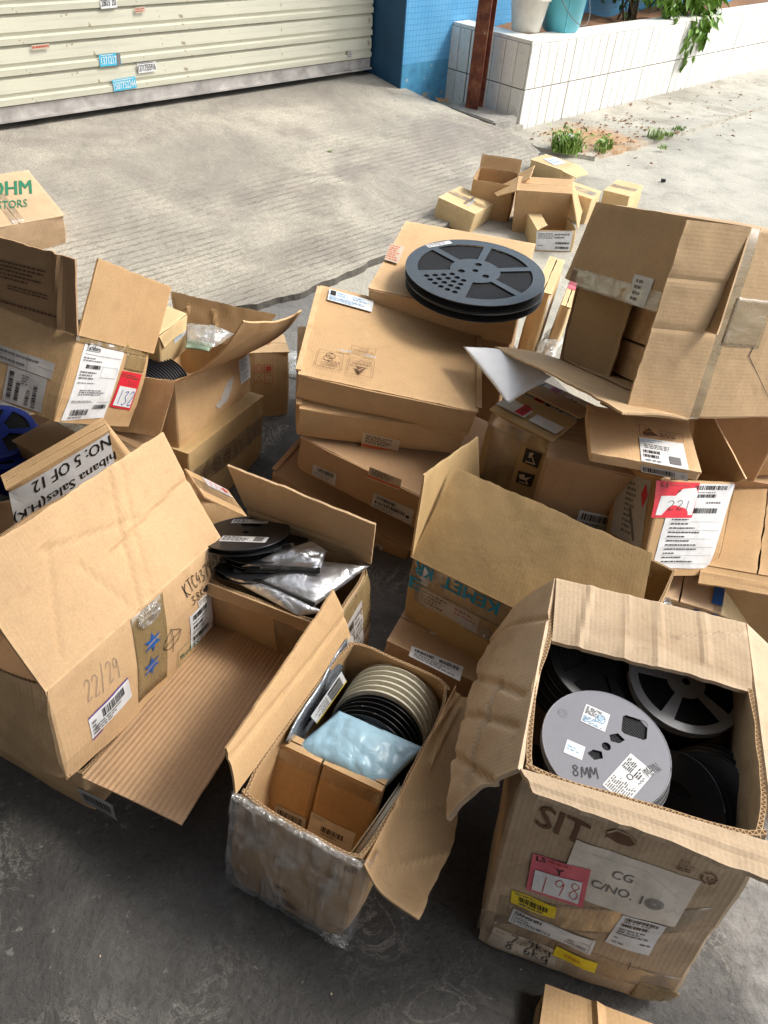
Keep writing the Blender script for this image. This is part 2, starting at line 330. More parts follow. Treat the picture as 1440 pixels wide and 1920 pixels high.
class Acc:
    """collects faces with material index and uv"""
    def __init__(s): s.v = []; s.f = []; s.m = []; s.uv = []
    def add(s, vs, fs, m=0, uvs=None):
        b = len(s.v); s.v += [Vector(v) for v in vs]
        for i, f in enumerate(fs):
            s.f.append([b + k for k in f]); s.m.append(m if isinstance(m, int) else m[i])
            s.uv.append(uvs[i] if uvs else [(0, 0)] * len(f))
    def box(s, lo, hi, m=0, T=None):
        x0, y0, z0 = lo; x1, y1, z1 = hi
        vs = [Vector(p) for p in ((x0, y0, z0), (x1, y0, z0), (x1, y1, z0), (x0, y1, z0), (x0, y0, z1), (x1, y0, z1), (x1, y1, z1), (x0, y1, z1))]
        if T is not None: vs = [T @ v for v in vs]
        fs = [(0, 3, 2, 1), (4, 5, 6, 7), (0, 1, 5, 4), (1, 2, 6, 5), (2, 3, 7, 6), (3, 0, 4, 7)]
        uv = []
        for f in fs:
            p = [vs[k] for k in f]; a = (p[1] - p[0]).length; b = (p[2] - p[1]).length; uv.append([(0, 0), (a, 0), (a, b), (0, b)])
        s.add(vs, fs, m, uv)
    def tube(s, pts, r, n=8, m=0):
        pts = [Vector(p) for p in pts]; vs = []; fs = []
        for i, p in enumerate(pts):
            d = (pts[min(i + 1, len(pts) - 1)] - pts[max(i - 1, 0)]).normalized()
            a = d.cross(Vector((0, 0, 1)) if abs(d.z) < .9 else Vector((1, 0, 0))).normalized(); b = d.cross(a)
            rr = r[i] if isinstance(r, (list, tuple)) else r
            vs += [p + rr * (math.cos(2 * PI * k / n) * a + math.sin(2 * PI * k / n) * b) for k in range(n)]
        for i in range(len(pts) - 1):
            for k in range(n): fs.append((i * n + k, i * n + (k + 1) % n, (i + 1) * n + (k + 1) % n, (i + 1) * n + k))
        fs.append(tuple(range(n))); fs.append(tuple(reversed(range((len(pts) - 1) * n, len(pts) * n))))
        s.add(vs, fs, m)
    def obj(s, name, mats, parent=None, smooth=False):
        return mobj(name, s.v, s.f, mats, parent, s.m, s.uv, smooth)
def nz(p, sc, seed=0.): return noise.noise(Vector((p[0] * sc + seed * 7.31, p[1] * sc - seed * 3.17, p[2] * sc + seed * 1.7)))
def dup(o, M=None, label=None):
    r = o.copy(); COL.objects.link(r)
    for ch in list(o.children):
        c = ch.copy(); COL.objects.link(c); c.parent = r
        for g in list(ch.children):
            d = g.copy(); COL.objects.link(d); d.parent = c
    if M is not None: r.matrix_world = M
    if label: r['label'] = label
    return r
def sheet(acc, P, nu, nv, t, mats=(0, 0, 1)):
    """curved sheet of thickness t over P(u,v)->(pos, normal); front, back and rim"""
    f0, f1 = [], []
    for j in range(nv + 1):
        for i in range(nu + 1):
            p, n = P(i / nu, j / nv); f0.append(p + n * t / 2); f1.append(p - n * t / 2)
    W = nu + 1; fs, uv, ms = [], [], []
    lu = (f0[nu] - f0[0]).length; lv = (f0[nv * W] - f0[0]).length
    N = len(f0)
    for j in range(nv):
        for i in range(nu):
            a = j * W + i; q = [a, a + 1, a + W + 1, a + W]; uq = [(i / nu * lu, j / nv * lv), ((i + 1) / nu * lu, j / nv * lv), ((i + 1) / nu * lu, (j + 1) / nv * lv), (i / nu * lu, (j + 1) / nv * lv)]
            fs.append(q); uv.append(uq); ms.append(mats[0])
            fs.append([N + k for k in reversed(q)]); uv.append(list(reversed(uq))); ms.append(mats[1])
    ring = list(range(nu + 1)) + [j * W + nu for j in range(1, nv + 1)] + [nv * W + i for i in range(nu - 1, -1, -1)] + [j * W for j in range(nv - 1, 0, -1)]
    s = 0.
    for k in range(len(ring)):
        a, b = ring[k], ring[(k + 1) % len(ring)]; d = (f0[a] - f0[b]).length
        fs.append([b, a, N + a, N + b]); uv.append([(s + d, 1), (s, 1), (s, 0), (s + d, 0)]); ms.append(mats[2]); s += d
    acc.add(f0 + f1, fs, ms, uv)

# ------------------------------------------------------------------ cartons
class Carton:
    def __init__(s, key, name, label, cat='cardboard box', group=None, mat='card', inner=None, amp=.0025, bulge=.004, t=.005, seed=None, open_=True, bottom=True):
        L = LAY[key]; s.L = L; s.w, s.d, s.h = L['dim']; s.seed = seed if seed is not None else (sum(map(ord, key)) % 97) * .37
        r = L['R']; o = L['o']
        s.M = Matrix(((r[0], r[1], r[2], o[0]), (r[3], r[4], r[5], o[1]), (r[6], r[7], r[8], o[2]), (0, 0, 0, 1)))
        s.root = empty(name, s.M, label, cat, group); s.mat = mat; s.inner = inner or mat; s.amp = amp; s.bulge = bulge; s.t = t
        s.frames = {}
        s.body(open_, bottom)
    # outward displacement of the walls
    def disp(s, p, n):
        hx = min(1, max(0, .5 - abs(p[0]) / s.w)) * 2; hy = min(1, max(0, .5 - abs(p[1]) / s.d)) * 2; hz_ = min(1, max(0, p[2] / s.h))
        e = (hx if abs(n[1]) > .5 else hy if abs(n[0]) > .5 else hx * hy)
        bz = math.sin(PI * hz_) if abs(n[2]) < .5 else 1
        cr = ((1 - hx) * (1 - hy)) ** 6 * max(0, 1 - s.h * min(hz_, 1 - hz_) / .05)
        return -2.5 * s.amp * cr * (.4 + abs(nz(p, 5, s.seed + 8)) * 2) + s.bulge * math.sin(PI * .5 * min(1, e * 1.3)) * bz + s.amp * nz(p, 9, s.seed) + s.amp * .5 * nz(p, 24, s.seed + 3)
    def body(s, open_, bottom):
        w, d, h, t = s.w / 2, s.d / 2, s.h, s.t; r = .006
        pts = []
        def seg(a, b, n):
            k = max(2, int((Vector(b) - Vector(a)).length / .022)); 
            return [(Vector(a).lerp(Vector(b), i / k), Vector(n)) for i in range(k + 1)]
        q = .7071
        pts += seg((-w + r, -d, 0), (w - r, -d, 0), (0, -1, 0)); pts.append((Vector((w - r + r * q, -d + r - r * q, 0)), Vector((q, -q, 0))))
        pts += seg((w, -d + r, 0), (w, d - r, 0), (1, 0, 0)); pts.append((Vector((w - r + r * q, d - r + r * q, 0)), Vector((q, q, 0))))
        pts += seg((w - r, d, 0), (-w + r, d, 0), (0, 1, 0)); pts.append((Vector((-w + r - r * q, d - r + r * q, 0)), Vector((-q, q, 0))))
        pts += seg((-w, d - r, 0), (-w, -d + r, 0), (-1, 0, 0)); pts.append((Vector((-w + r - r * q, -d + r - r * q, 0)), Vector((-q, -q, 0))))
        n = len(pts); nzl = max(3, int(h / .025)); vo, vi = [], []
        for j in range(nzl + 1):
            z = h * j / nzl
            for p, nn in pts:
                x = Vector((p.x, p.y, z))
                if j in (0, nzl): x.z += .0012 * nz(x, 40, s.seed) * (1 if j else 0)
                dd = s.disp(x, nn); o = x + nn * dd
                vo.append(o); vi.append(o - nn * t + Vector((0, 0, t if j == 0 else 0)))
        acc = Acc(); per = [0.]
        for k in range(n): per.append(per[-1] + (pts[(k + 1) % n][0] - pts[k][0]).length)
        N = len(vo); fs, uv, ms = [], [], []
        for j in range(nzl):
            for k in range(n):
                k2 = (k + 1) % n; a, b, c, e = j * n + k, j * n + k2, (j + 1) * n + k2, (j + 1) * n + k
                U = [(per[k], h * j / nzl), (per[k + 1], h * j / nzl), (per[k + 1], h * (j + 1) / nzl), (per[k], h * (j + 1) / nzl)]
                fs.append([a, b, c, e]); uv.append(U); ms.append(0)
                fs.append([N + e, N + c, N + b, N + a]); uv.append(U[::-1]); ms.append(1)
        for k in range(n):
            k2 = (k + 1) % n; a, b = nzl * n + k, nzl * n + k2
            fs.append([a, b, N + b, N + a]); uv.append([(per[k], 1), (per[k + 1], 1), (per[k + 1], 0), (per[k], 0)]); ms.append(2)
        fs.append(list(reversed(range(n)))); uv.append([(0, 0)] * n); ms.append(0)
        fs.append([N + k for k in range(n)]); uv.append([(0, 0)] * n); ms.append(1)
        acc.add(vo + vi, fs, ms, uv); s.bodyobj = acc.obj('body', [s.mat, s.inner, 'edge'], s.root)
    def hinge(s, e):
        w, d, h = s.w / 2, s.d / 2, s.h
        return {'n': (Vector((-w, -d, h)), Vector((w, -d, h)), Vector((0, -1, 0))), 'f': (Vector((-w, d, h)), Vector((w, d, h)), Vector((0, 1, 0))),
                'l': (Vector((-w, -d, h)), Vector((-w, d, h)), Vector((-1, 0, 0))), 'r': (Vector((w, -d, h)), Vector((w, d, h)), Vector((1, 0, 0)))}[e]
    def flap(s, e, spec=None, mat=None, bend=.0, amp=.004, t=.0042, name='flap', creases=(), label=None, inner=None, lift=0.):
        ang, pts = spec or s.L['flaps'][e]; A, B, o = s.hinge(e); A = A + Vector((0, 0, lift)); B = B + Vector((0, 0, lift))
        U = (B - A).normalized(); Ln = (B - A).length; a = R_(ang); T = math.cos(a) * o + math.sin(a) * Vector((0, 0, 1)); N = U.cross(T).normalized()
        sd = s.seed + ord(e)
        def P(u, v):
            k = u * (len(pts) - 1); i = min(int(k), len(pts) - 2); fr = k - i
            fs_ = pts[i][0] + (pts[i + 1][0] - pts[i][0]) * fr; ft = pts[i][1] + (pts[i + 1][1] - pts[i][1]) * fr
            sx = u * Ln + (fs_ - u * Ln) * v; tt = ft * v
            q = A + U * sx + T * tt
            dn = bend * math.sin(PI * min(1, v)) + (bend * .8 * math.sin(PI * u) * v) + amp * v * nz(q, 7, sd) + amp * .35 * nz(q, 30, sd) * v
            for (x0, y0, x1, y1, dep) in creases:
                dx, dy = x1 - x0, y1 - y0; l2 = dx * dx + dy * dy; k2 = max(0, min(1, ((sx - x0) * dx + (tt - y0) * dy) / l2))
                dist = math.hypot(sx - x0 - k2 * dx, tt - y0 - k2 * dy); dn -= 2.2 * dep * math.exp(-(dist / .006) ** 2)
            if v > .99: q = q + T * (.0018 * nz(q, 70, sd) + .0025 * nz(q, 22, sd + 2))
            return q + N * dn, N
        s.frames['F' + e] = (A, U, T, N, P, Ln)
        acc = Acc(); fine = .007 if creases else .018
        nu = max(6, min(60, int(Ln / fine))); nv = max(4, min(40, int(max(p[1] for p in pts) / fine)))
        sheet(acc, P, nu, nv, t)
        ob = acc.obj(name, [mat or s.mat, inner or mat or s.mat, 'edge'], s.root, smooth=False)
        if label: ob['label'] = label
        return ob
    def frame(s, face):
        w, d, h = s.w / 2, s.d / 2, s.h
        if face[0] == 'F': return s.frames[face][:4]
        O, U, V, N = {'near': ((-w, -d, 0), (1, 0, 0), (0, 0, 1), (0, -1, 0)), 'left': ((-w, d, 0), (0, -1, 0), (0, 0, 1), (-1, 0, 0)),
                      'right': ((w, -d, 0), (0, 1, 0), (0, 0, 1), (1, 0, 0)), 'top': ((-w, -d, h), (1, 0, 0), (0, 1, 0), (0, 0, 1))}[face]
        return Vector(O), Vector(U), Vector(V), Vector(N)
    def surf(s, face, uv, off, flip=1):
        O, U, V, N = s.frame(face); p = O + U * uv[0] + V * uv[1]
        if face[0] == 'F': return p + N * off * flip
        if face == 'top': return p + N * (off + s.topoff)
        q = p.copy(); q.z = max(0, min(s.h, q.z)); return p + N * (s.disp(q, N) + off)
    topoff = 0.0035
    def label(s, key, items, name='label', paper='paper', flip=1, quad=None, face=None, off=.0011, label=None, curl=0):
        if quad is None: face, quad = s.L['labels'][key]
        def at(x, y, o): 
            q = [quad[0][k] * (1 - x) * (1 - y) + quad[1][k] * x * (1 - y) + quad[2][k] * x * y + quad[3][k] * (1 - x) * y for k in (0, 1)]
            return s.surf(face, q, off + o, flip)
        ob = printed(name, at, items, paper, s.root)
        if label: ob['label'] = label
        return ob
    def strip(s, face, quad, mat='tape_clear', name='packing_tape', off=.0008, flip=1, lab=None):
        def P(u, v):
            q = [quad[0][k] * (1 - u) * (1 - v) + quad[1][k] * u * (1 - v) + quad[2][k] * u * v + quad[3][k] * (1 - u) * v for k in (0, 1)]
            p = s.surf(face, q, off, flip); return p + s.frame(face)[3] * (.0006 * nz(p, 60, 5) * flip), s.frame(face)[3]
        acc = Acc(); sheet(acc, P, 14, 8, .0002, (0, 0, 0)); ob = acc.obj(name, mat, s.root, True)
        if lab: ob['label'] = lab
        return ob
    def close(s, along='x', mat=None, gap=.0015, tape=True, lift=.0):
        m = mat or s.mat
        if along == 'x':
            s.flap('n', (180, [(0, s.d / 2 - gap), (s.w, s.d / 2 - gap)]), m, amp=.0012, lift=.0022 + lift); s.flap('f', (180, [(0, s.d / 2 - gap), (s.w, s.d / 2 - gap)]), m, amp=.0012, lift=.0022 + lift)
            q = [(0.003, s.d / 2 - .025), (s.w - .003, s.d / 2 - .025), (s.w - .003, s.d / 2 + .025), (.003, s.d / 2 + .025)]
        else:
            s.flap('l', (180, [(0, s.w / 2 - gap), (s.d, s.w / 2 - gap)]), m, amp=.0012, lift=.0022 + lift); s.flap('r', (180, [(0, s.w / 2 - gap), (s.d, s.w / 2 - gap)]), m, amp=.0012, lift=.0022 + lift)
            q = [(s.w / 2 - .025, .003), (s.w / 2 + .025, .003), (s.w / 2 + .025, s.d - .003), (s.w / 2 - .025, s.d - .003)]
        s.topoff = .0046
        if tape: s.strip('top', q, 'tape_clear', off=.0006)
        s.topoff = .0052 if tape else .0046
    def mailer(s, skirt=.85, mat=None, side=True):
        """tuck-in mailer box: lid panel, front skirt, side ledges"""
        m = mat or s.mat
        s.flap('f', (180, [(.001, s.d + .002), (s.w - .001, s.d + .002)]), m, amp=.0015, lift=.0025, name='lid', bend=.002); s.topoff = .0075
        acc = Acc(); hh = s.h * skirt
        def P(u, v):
            p = Vector((-s.w / 2 + .004 + u * (s.w - .008), -s.d / 2, s.h + .002 - v * hh)); nn = Vector((0, -1, 0)); q = p.copy(); q.z = min(s.h, max(0, q.z))
            return p + nn * (s.disp(q, nn) + .0045 + .0015 * math.sin(PI * v) * nz(p, 10, s.seed + 9)), nn
        sheet(acc, P, 20, 5, .003); acc.obj('lid_flap', [m, m, 'edge'], s.root)
        if side:
            for sg in (-1, 1):
                a2 = Acc()
                def P2(u, v):
                    p = Vector((sg * (s.w / 2 - .006 + v * .013), -s.d / 2 + .01 + u * (s.d - .02), s.h + .0065 + .001 * nz((u * 3, v, sg), 3, s.seed))); return p, Vector((0, 0, 1))
                sheet(a2, P2, 12, 1, .003); a2.obj('tuck_edge', [m, m, 'edge'], s.root)

# ------------------------------------------------------------------ print: barcodes, text, handwriting
_tc = {}
def glyphs(txt, bold=0.):
    k = (txt, bold)
    if k not in _tc:
        cu = bpy.data.curves.new('t', 'FONT'); cu.body = txt; cu.size = 1.; cu.resolution_u = 2; cu.offset = bold
        o = bpy.data.objects.new('t', cu); COL.objects.link(o); dg = bpy.context.evaluated_depsgraph_get(); dg.update()
        me = o.evaluated_get(dg).to_mesh(); vs = [v.co.copy() for v in me.vertices]; fs = [tuple(p.vertices) for p in me.polygons]
        o.evaluated_get(dg).to_mesh_clear(); bpy.data.objects.remove(o); bpy.data.curves.remove(cu)
        x0 = min(v.x for v in vs); x1 = max(v.x for v in vs); y0 = min(v.y for v in vs); y1 = max(v.y for v in vs)
        _tc[k] = ([((v.x - x0) / (x1 - x0), 1 - (v.y - y0) / (y1 - y0)) for v in vs], fs)
    return _tc[k]
STK = {'0': [[(.2, 0), (.0, .5), (.2, 1), (.5, .9), (.6, .4), (.2, 0)]], '1': [[(.32, 0), (.28, .5), (.25, 1)]], '2': [[(0, .2), (.3, 0), (.55, .25), (.1, .95), (.6, .9)]],
       '3': [[(0, .1), (.45, .05), (.2, .42), (.55, .7), (.2, 1), (0, .88)]], '4': [[(.35, 0), (0, .6), (.6, .6)], [(.45, .3), (.4, 1)]], '6': [[(.5, 0), (.1, .55), (.2, 1), (.5, .85), (.45, .6), (.1, .7)]],
       '7': [[(0, .05), (.6, 0), (.25, 1)]], '8': [[(.45, .1), (.2, .02), (.1, .22), (.3, .45), (.5, .7), (.35, .98), (.08, .85), (.12, .6), (.3, .45), (.5, .25), (.45, .1)]], '9': [[(.5, .2), (.3, .02), (.08, .15), (.1, .4), (.35, .42), (.5, .2), (.46, .6), (.36, 1)]],
       'K': [[(.05, 0), (0, 1)], [(.6, 0), (.05, .5), (.6, 1)]], 'T': [[(0, .05), (.7, 0)], [(.35, 0), (.3, 1)]], 'C': [[(.6, .15), (.3, 0), (0, .5), (.25, 1), (.6, .85)]], '-': [[(.1, .5), (.5, .45)]],
       'Y': [[(0, 0), (.3, .45), (.6, 0)], [(.3, .45), (.25, 1)]], '/': [[(.5, -.15), (.05, 1.15)]], '.': [[(.2, .92), (.28, 1.)]], 'k': [[(.05, 0), (0, 1)], [(.45, .4), (.05, .65), (.5, 1)]],
       'g': [[(.5, .45), (.15, .4), (.05, .75), (.4, .8), (.5, .45), (.45, 1.2), (.1, 1.25)]], 'M': [[(0, 1), (.1, 0), (.35, .7), (.6, 0), (.7, 1)]], 'P': [[(.05, 1), (.1, 0), (.5, .15), (.4, .5), (.08, .55)]],
       'N': [[(0, 1), (.05, 0), (.55, 1), (.6, 0)]], '~': [[(0, .6), (.1, .3), (.2, .7), (.3, .2), (.4, .8), (.5, .3), (.6, .7)]], ' ': []}
def printed(name, at, items, paper, parent):
    """one sheet of paper with its print; at(x,y,off) maps unit coordinates to the surface"""
    mats = []; acc = Acc()
    def mi(m):
        if m not in mats: mats.append(m)
        return mats.index(m)
    a, b, c = at(0, 0, 0), at(1, 0, 0), at(0, 1, 0); W = (b - a).length; H = (c - a).length
    rng = random.Random(name + str(round(W * 1e4)) + str(round(H * 1e4)) + str(items)[:60])
    def grid(x0, y0, x1, y1, m, off):
        nx = max(1, int((x1 - x0) * W / .009)); ny = max(1, int((y1 - y0) * H / .009)); vs = []; fs = []
        for j in range(ny + 1):
            for i in range(nx + 1): vs.append(at(x0 + (x1 - x0) * i / nx, y0 + (y1 - y0) * j / ny, off))
        for j in range(ny):
            for i in range(nx): k = j * (nx + 1) + i; fs.append((k, k + nx + 1, k + nx + 2, k + 1))
        acc.add(vs, fs, mi(m))
    def ribbon(pts, wd, m, off):
        P = [Vector((x * W, y * H)) for x, y in pts]; vs, fs = [], []
        for i, p in enumerate(P):
            d = (P[min(i + 1, len(P) - 1)] - P[max(i - 1, 0)]); d = d.normalized() if d.length > 1e-9 else Vector((1, 0)); nn = Vector((-d.y, d.x)) * wd / 2
            for q in (p + nn, p - nn): vs.append(at(q.x / W, q.y / H, off))
        for i in range(len(P) - 1): fs.append((2 * i, 2 * i + 1, 2 * i + 3, 2 * i + 2))
        acc.add(vs, fs, mi(m))
    if paper: grid(0, 0, 1, 1, paper, 0)
    lay = .0005
    for it in items:
        k = it[0]; lay += .0003 if k == 'rect' else .00008
        if k == 'rect':
            grid(*it[1:5], it[5], lay); lay += .0003
        elif k == 'frame':
            x0, y0, x1, y1, m = it[1:6]; wd = it[6] if len(it) > 6 else .001
            ribbon([(x0, y0), ((x0 + x1) / 2, y0), (x1, y0)], wd, m, lay); ribbon([(x1, y0), (x1, y1)], wd, m, lay); ribbon([(x1, y1), (x0, y1)], wd, m, lay); ribbon([(x0, y1), (x0, y0)], wd, m, lay)
        elif k == 'line': ribbon([it[1], it[2]], it[4] if len(it) > 4 else .0008, it[3], lay)
        elif k == 'path': ribbon(it[1], it[3], it[2], lay)
        elif k == 'text':
            txt, x0, y0, x1, y1, m = it[1:7]; vs, fs = glyphs(txt); bd = (it[7] if len(it) > 7 else 0.) * (y1 - y0) * H / W
            for dx in ((-bd, 0, bd) if bd else (0,)):
                lay += .00002; acc.add([at(x0 + (x1 - x0) * x + dx, y0 + (y1 - y0) * y, lay) for x, y in vs], fs, mi(m))
        elif k == 'bars':
            x0, y0, x1, y1 = it[1:5]; m = it[5] if len(it) > 5 else 'ink'; x = x0; unit = max(.0009 / W, (x1 - x0) / 60)
            while x < x1:
                ww = unit * rng.choice((1, 1, 2, 3)); acc.add([at(x, y0, lay), at(x, y1, lay), at(min(x1, x + ww), y1, lay), at(min(x1, x + ww), y0, lay)], [(0, 1, 2, 3)], mi(m)); x += ww + unit * rng.choice((1, 1, 2))
        elif k == 'vbars':
            x0, y0, x1, y1 = it[1:5]; y = y0; unit = max(.0009 / H, (y1 - y0) / 60)
            while y < y1:
                ww = unit * rng.choice((1, 1, 2, 3)); acc.add([at(x0, y, lay), at(x0, min(y1, y + ww), lay), at(x1, min(y1, y + ww), lay), at(x1, y, lay)], [(0, 1, 2, 3)], mi('ink')); y += ww + unit * rng.choice((1, 1, 2))
        elif k == 'lines':   # small illegible print: word-like dashes
            x0, y0, x1, y1, n = it[1:6]; m = it[6] if len(it) > 6 else 'ink_grey'; fill = it[7] if len(it) > 7 else .85
            for j in range(n):
                yy = y0 + (y1 - y0) * (j + .2) / n; hh = (y1 - y0) / n * .5; x = x0; xe = x0 + (x1 - x0) * rng.uniform(fill * .6, 1)
                while x < xe:
                    ww = rng.uniform(.003, .010) / W; acc.add([at(x, yy, lay), at(x, yy + hh, lay), at(min(xe, x + ww), yy + hh, lay), at(min(xe, x + ww), yy, lay)], [(0, 1, 2, 3)], mi(m)); x += ww + rng.uniform(.0012, .003) / W
        elif k == 'hand':
            txt, x0, y0, x1, y1, m, wd = it[1:8]; n = len(txt); cw = (x1 - x0) / n
            for i, ch in enumerate(txt):
                jy = rng.uniform(-.08, .08) * (y1 - y0)
                for st in STK.get(ch, []):
                    ribbon([(x0 + cw * (i + .1 + p[0] * 1.2), y0 + jy + (y1 - y0) * p[1]) for p in smooth(st)], wd, m, lay)
        elif k == 'ring':
            cx, cy, r, wd, m = it[1:6]; ribbon([(cx + r / W * math.cos(2 * PI * i / 28), cy + r / H * math.sin(2 * PI * i / 28)) for i in range(29)], wd, m, lay)
        elif k == 'disc':
            cx, cy, r, m = it[1:5]; ry = it[5] if len(it) > 5 else r
            acc.add([at(cx + r / W * math.cos(2 * PI * i / 24), cy + ry / H * math.sin(2 * PI * i / 24), lay) for i in range(24)], [tuple(reversed(range(24)))], mi(m))
        elif k == 'poly': acc.add([at(x, y, lay) for x, y in it[1]], [tuple(range(len(it[1])))], mi(it[2]))
    return acc.obj(name, mats, parent)
def smooth(p):
    if len(p) < 3: return p
    o = []
    for i in range(len(p) - 1):
        p0, p1, p2, p3 = p[max(i - 1, 0)], p[i], p[i + 1], p[min(i + 2, len(p) - 1)]
        for k in range(5):
            t = k / 5; o.append(tuple(.5 * (2 * p1[j] + (p2[j] - p0[j]) * t + (2 * p0[j] - 5 * p1[j] + 4 * p2[j] - p3[j]) * t * t + (3 * p1[j] - p0[j] - 3 * p2[j] + p3[j]) * t ** 3) for j in (0, 1)))
    return o + [p[-1]]
def free_label(name, quad, items, paper, parent):
    q = [Vector(p) for p in quad]; n = (q[3] - q[0]).cross(q[1] - q[0]).normalized()
    return printed(name, lambda x, y, o: q[0] * (1 - x) * (1 - y) + q[1] * x * (1 - y) + q[2] * x * y + q[3] * (1 - x) * y + n * o, items, paper, parent)

# ------------------------------------------------------------------ component reels
def disc_mesh(R, holes, th, zc, n=56):
    """flat disc with holes (each a list of 2D points) given thickness th"""
    cu = bpy.data.curves.new('d', 'CURVE'); cu.dimensions = '2D'; cu.fill_mode = 'BOTH'; cu.extrude = th / 2
    for loop in [[(R * math.cos(2 * PI * i / n), R * math.sin(2 * PI * i / n)) for i in range(n)]] + holes:
        sp = cu.splines.new('POLY'); sp.points.add(len(loop) - 1); sp.use_cyclic_u = True
        for p, (x, y) in zip(sp.points, loop): p.co = (x, y, 0, 1)
    o = bpy.data.objects.new('d', cu); COL.objects.link(o); dg = bpy.context.evaluated_depsgraph_get(); dg.update()
    me = o.evaluated_get(dg).to_mesh(); vs = [v.co + Vector((0, 0, zc)) for v in me.vertices]; fs = [tuple(p.vertices) for p in me.polygons]
    o.evaluated_get(dg).to_mesh_clear(); bpy.data.objects.remove(o); bpy.data.curves.remove(cu)
    return vs, fs
def circ(x, y, r, n=14): return [(x + r * math.cos(2 * PI * i / n), y + r * math.sin(2 * PI * i / n)) for i in range(n)]
def sector(r0, r1, a0, a1, c=.004):
    p = []
    for i in range(9): a = a0 + (a1 - a0) * i / 8; p.append((r1 * math.cos(a), r1 * math.sin(a)))
    for i in range(5): a = a1 - (a1 - a0) * (.08 + .84 * i / 4); p.append((r0 * math.cos(a), r0 * math.sin(a)))
    return p
def reel(name, R, wd, holes, flange, label, cat='reel', group=None, wind=.86, windmat='tape_wind', full=True, M=None, backholes=None):
    root = empty(name, M, label, cat, group); th = .0014
    for s, hs_ in ((1, holes), (-1, holes if backholes is None else backholes)):
        vs, fs = disc_mesh(R, hs_, th, s * wd / 2); mobj('flange', vs, fs, flange, root)
    acc = Acc(); n = 40
    def cyl(r, z0, z1):
        vs = [(r * math.cos(2 * PI * i / n), r * math.sin(2 * PI * i / n), z) for z in (z0, z1) for i in range(n)]
        fs = [(i, (i + 1) % n, n + (i + 1) % n, n + i) for i in range(n)] + [tuple(reversed(range(n))), tuple(range(n, 2 * n))]
        acc.add(vs, fs)
    cyl(R * wind, -wd / 2 + th * 1.2, wd / 2 - th * 1.2 - wd * .08)
    acc.obj('tape_winding', windmat, root)
    if full:
        a2 = Acc(); rim = [(R * math.cos(2 * PI * i / 56), R * math.sin(2 * PI * i / 56), wd / 2) for i in range(57)]; a2.tube(rim, .0012, 6); a2.obj('rim_bead', flange, root, True)
    return root
def pose(p, normal, spin=0.):
    z = Vector(normal).normalized(); x = Vector((1, 0, 0)) - z * z.x
    if x.length < .1: x = Vector((0, 1, 0)) - z * z.y
    x.normalize(); y = z.cross(x); M = Matrix(((x.x, y.x, z.x, p[0]), (x.y, y.y, z.y, p[1]), (x.z, y.z, z.z, p[2]), (0, 0, 0, 1)))
    return M @ Matrix.Rotation(spin, 4, 'Z')
def blob_bag(name, quad, puff, mat, label, cat='bag', seed=1., nu=22, nv=18, group=None, parent=None, rag=.004, wr=.5):
    """a limp bag: two wrinkled sheets joined along an uneven edge"""
    q = [Vector(p) for p in quad]; c = sum(q, Vector()) / 4; n = (q[1] - q[0]).cross(q[3] - q[0]).normalized()
    if n.z < 0: n = -n
    vs, fs = [], []
    for sgn in (1, -1):
        for j in range(nv + 1):
            for i in range(nu + 1):
                u, v = i / nu, j / nv; p = q[0] * (1 - u) * (1 - v) + q[1] * u * (1 - v) + q[2] * u * v + q[3] * (1 - u) * v
                e = min(1, 5 * min(u, 1 - u)) * min(1, 5 * min(v, 1 - v)); e = e ** .6
                h = puff * (math.sin(PI * u) * math.sin(PI * v)) ** .45 * (1 if sgn > 0 else .35)
                h += puff * wr * e * (nz(p, 14, seed) * .8 + abs(nz(p, 34, seed + 2)) * .6 * sgn + .3 * nz(p, 70, seed))
                p = p + (c - p) * (rag * 4 * nz(p, 22, seed + 4)) * (1 - e) + n * (sgn * h * (1 if e > 0 else 0) + rag * nz(p, 12, seed + 6))
                vs.append(p)
    W = nu + 1; N = W * (nv + 1)
    for j in range(nv):
        for i in range(nu):
            a = j * W + i; f = (a, a + 1, a + W + 1, a + W); fs.append(f); fs.append(tuple(N + k for k in reversed(f)))
    o = mobj(name, vs, fs, mat, parent, smooth=True)
    bm = bmesh.new(); bm.from_mesh(o.data); bmesh.ops.remove_doubles(bm, verts=bm.verts, dist=1e-6); bm.to_mesh(o.data); bm.free()
    if label: tag(o, label, cat, group)
    return o
def crumple(name, c, r, mat, parent, seed, label=None, squash=(1, 1, .6)):
    bm = bmesh.new(); bmesh.ops.create_icosphere(bm, subdivisions=4, radius=1.)
    for v in bm.verts:
        k = 1 + .45 * nz(v.co, 2.2, seed) + .25 * abs(nz(v.co, 6, seed)); v.co = Vector((v.co.x * squash[0], v.co.y * squash[1], v.co.z * squash[2])) * r * k + Vector(c)
    me = bpy.data.meshes.new(name); bm.to_mesh(me); bm.free(); me.materials.append(MATS[mat]); o = bpy.data.objects.new(name, me); COL.objects.link(o)
    if parent is not None: o.parent = parent
    return o

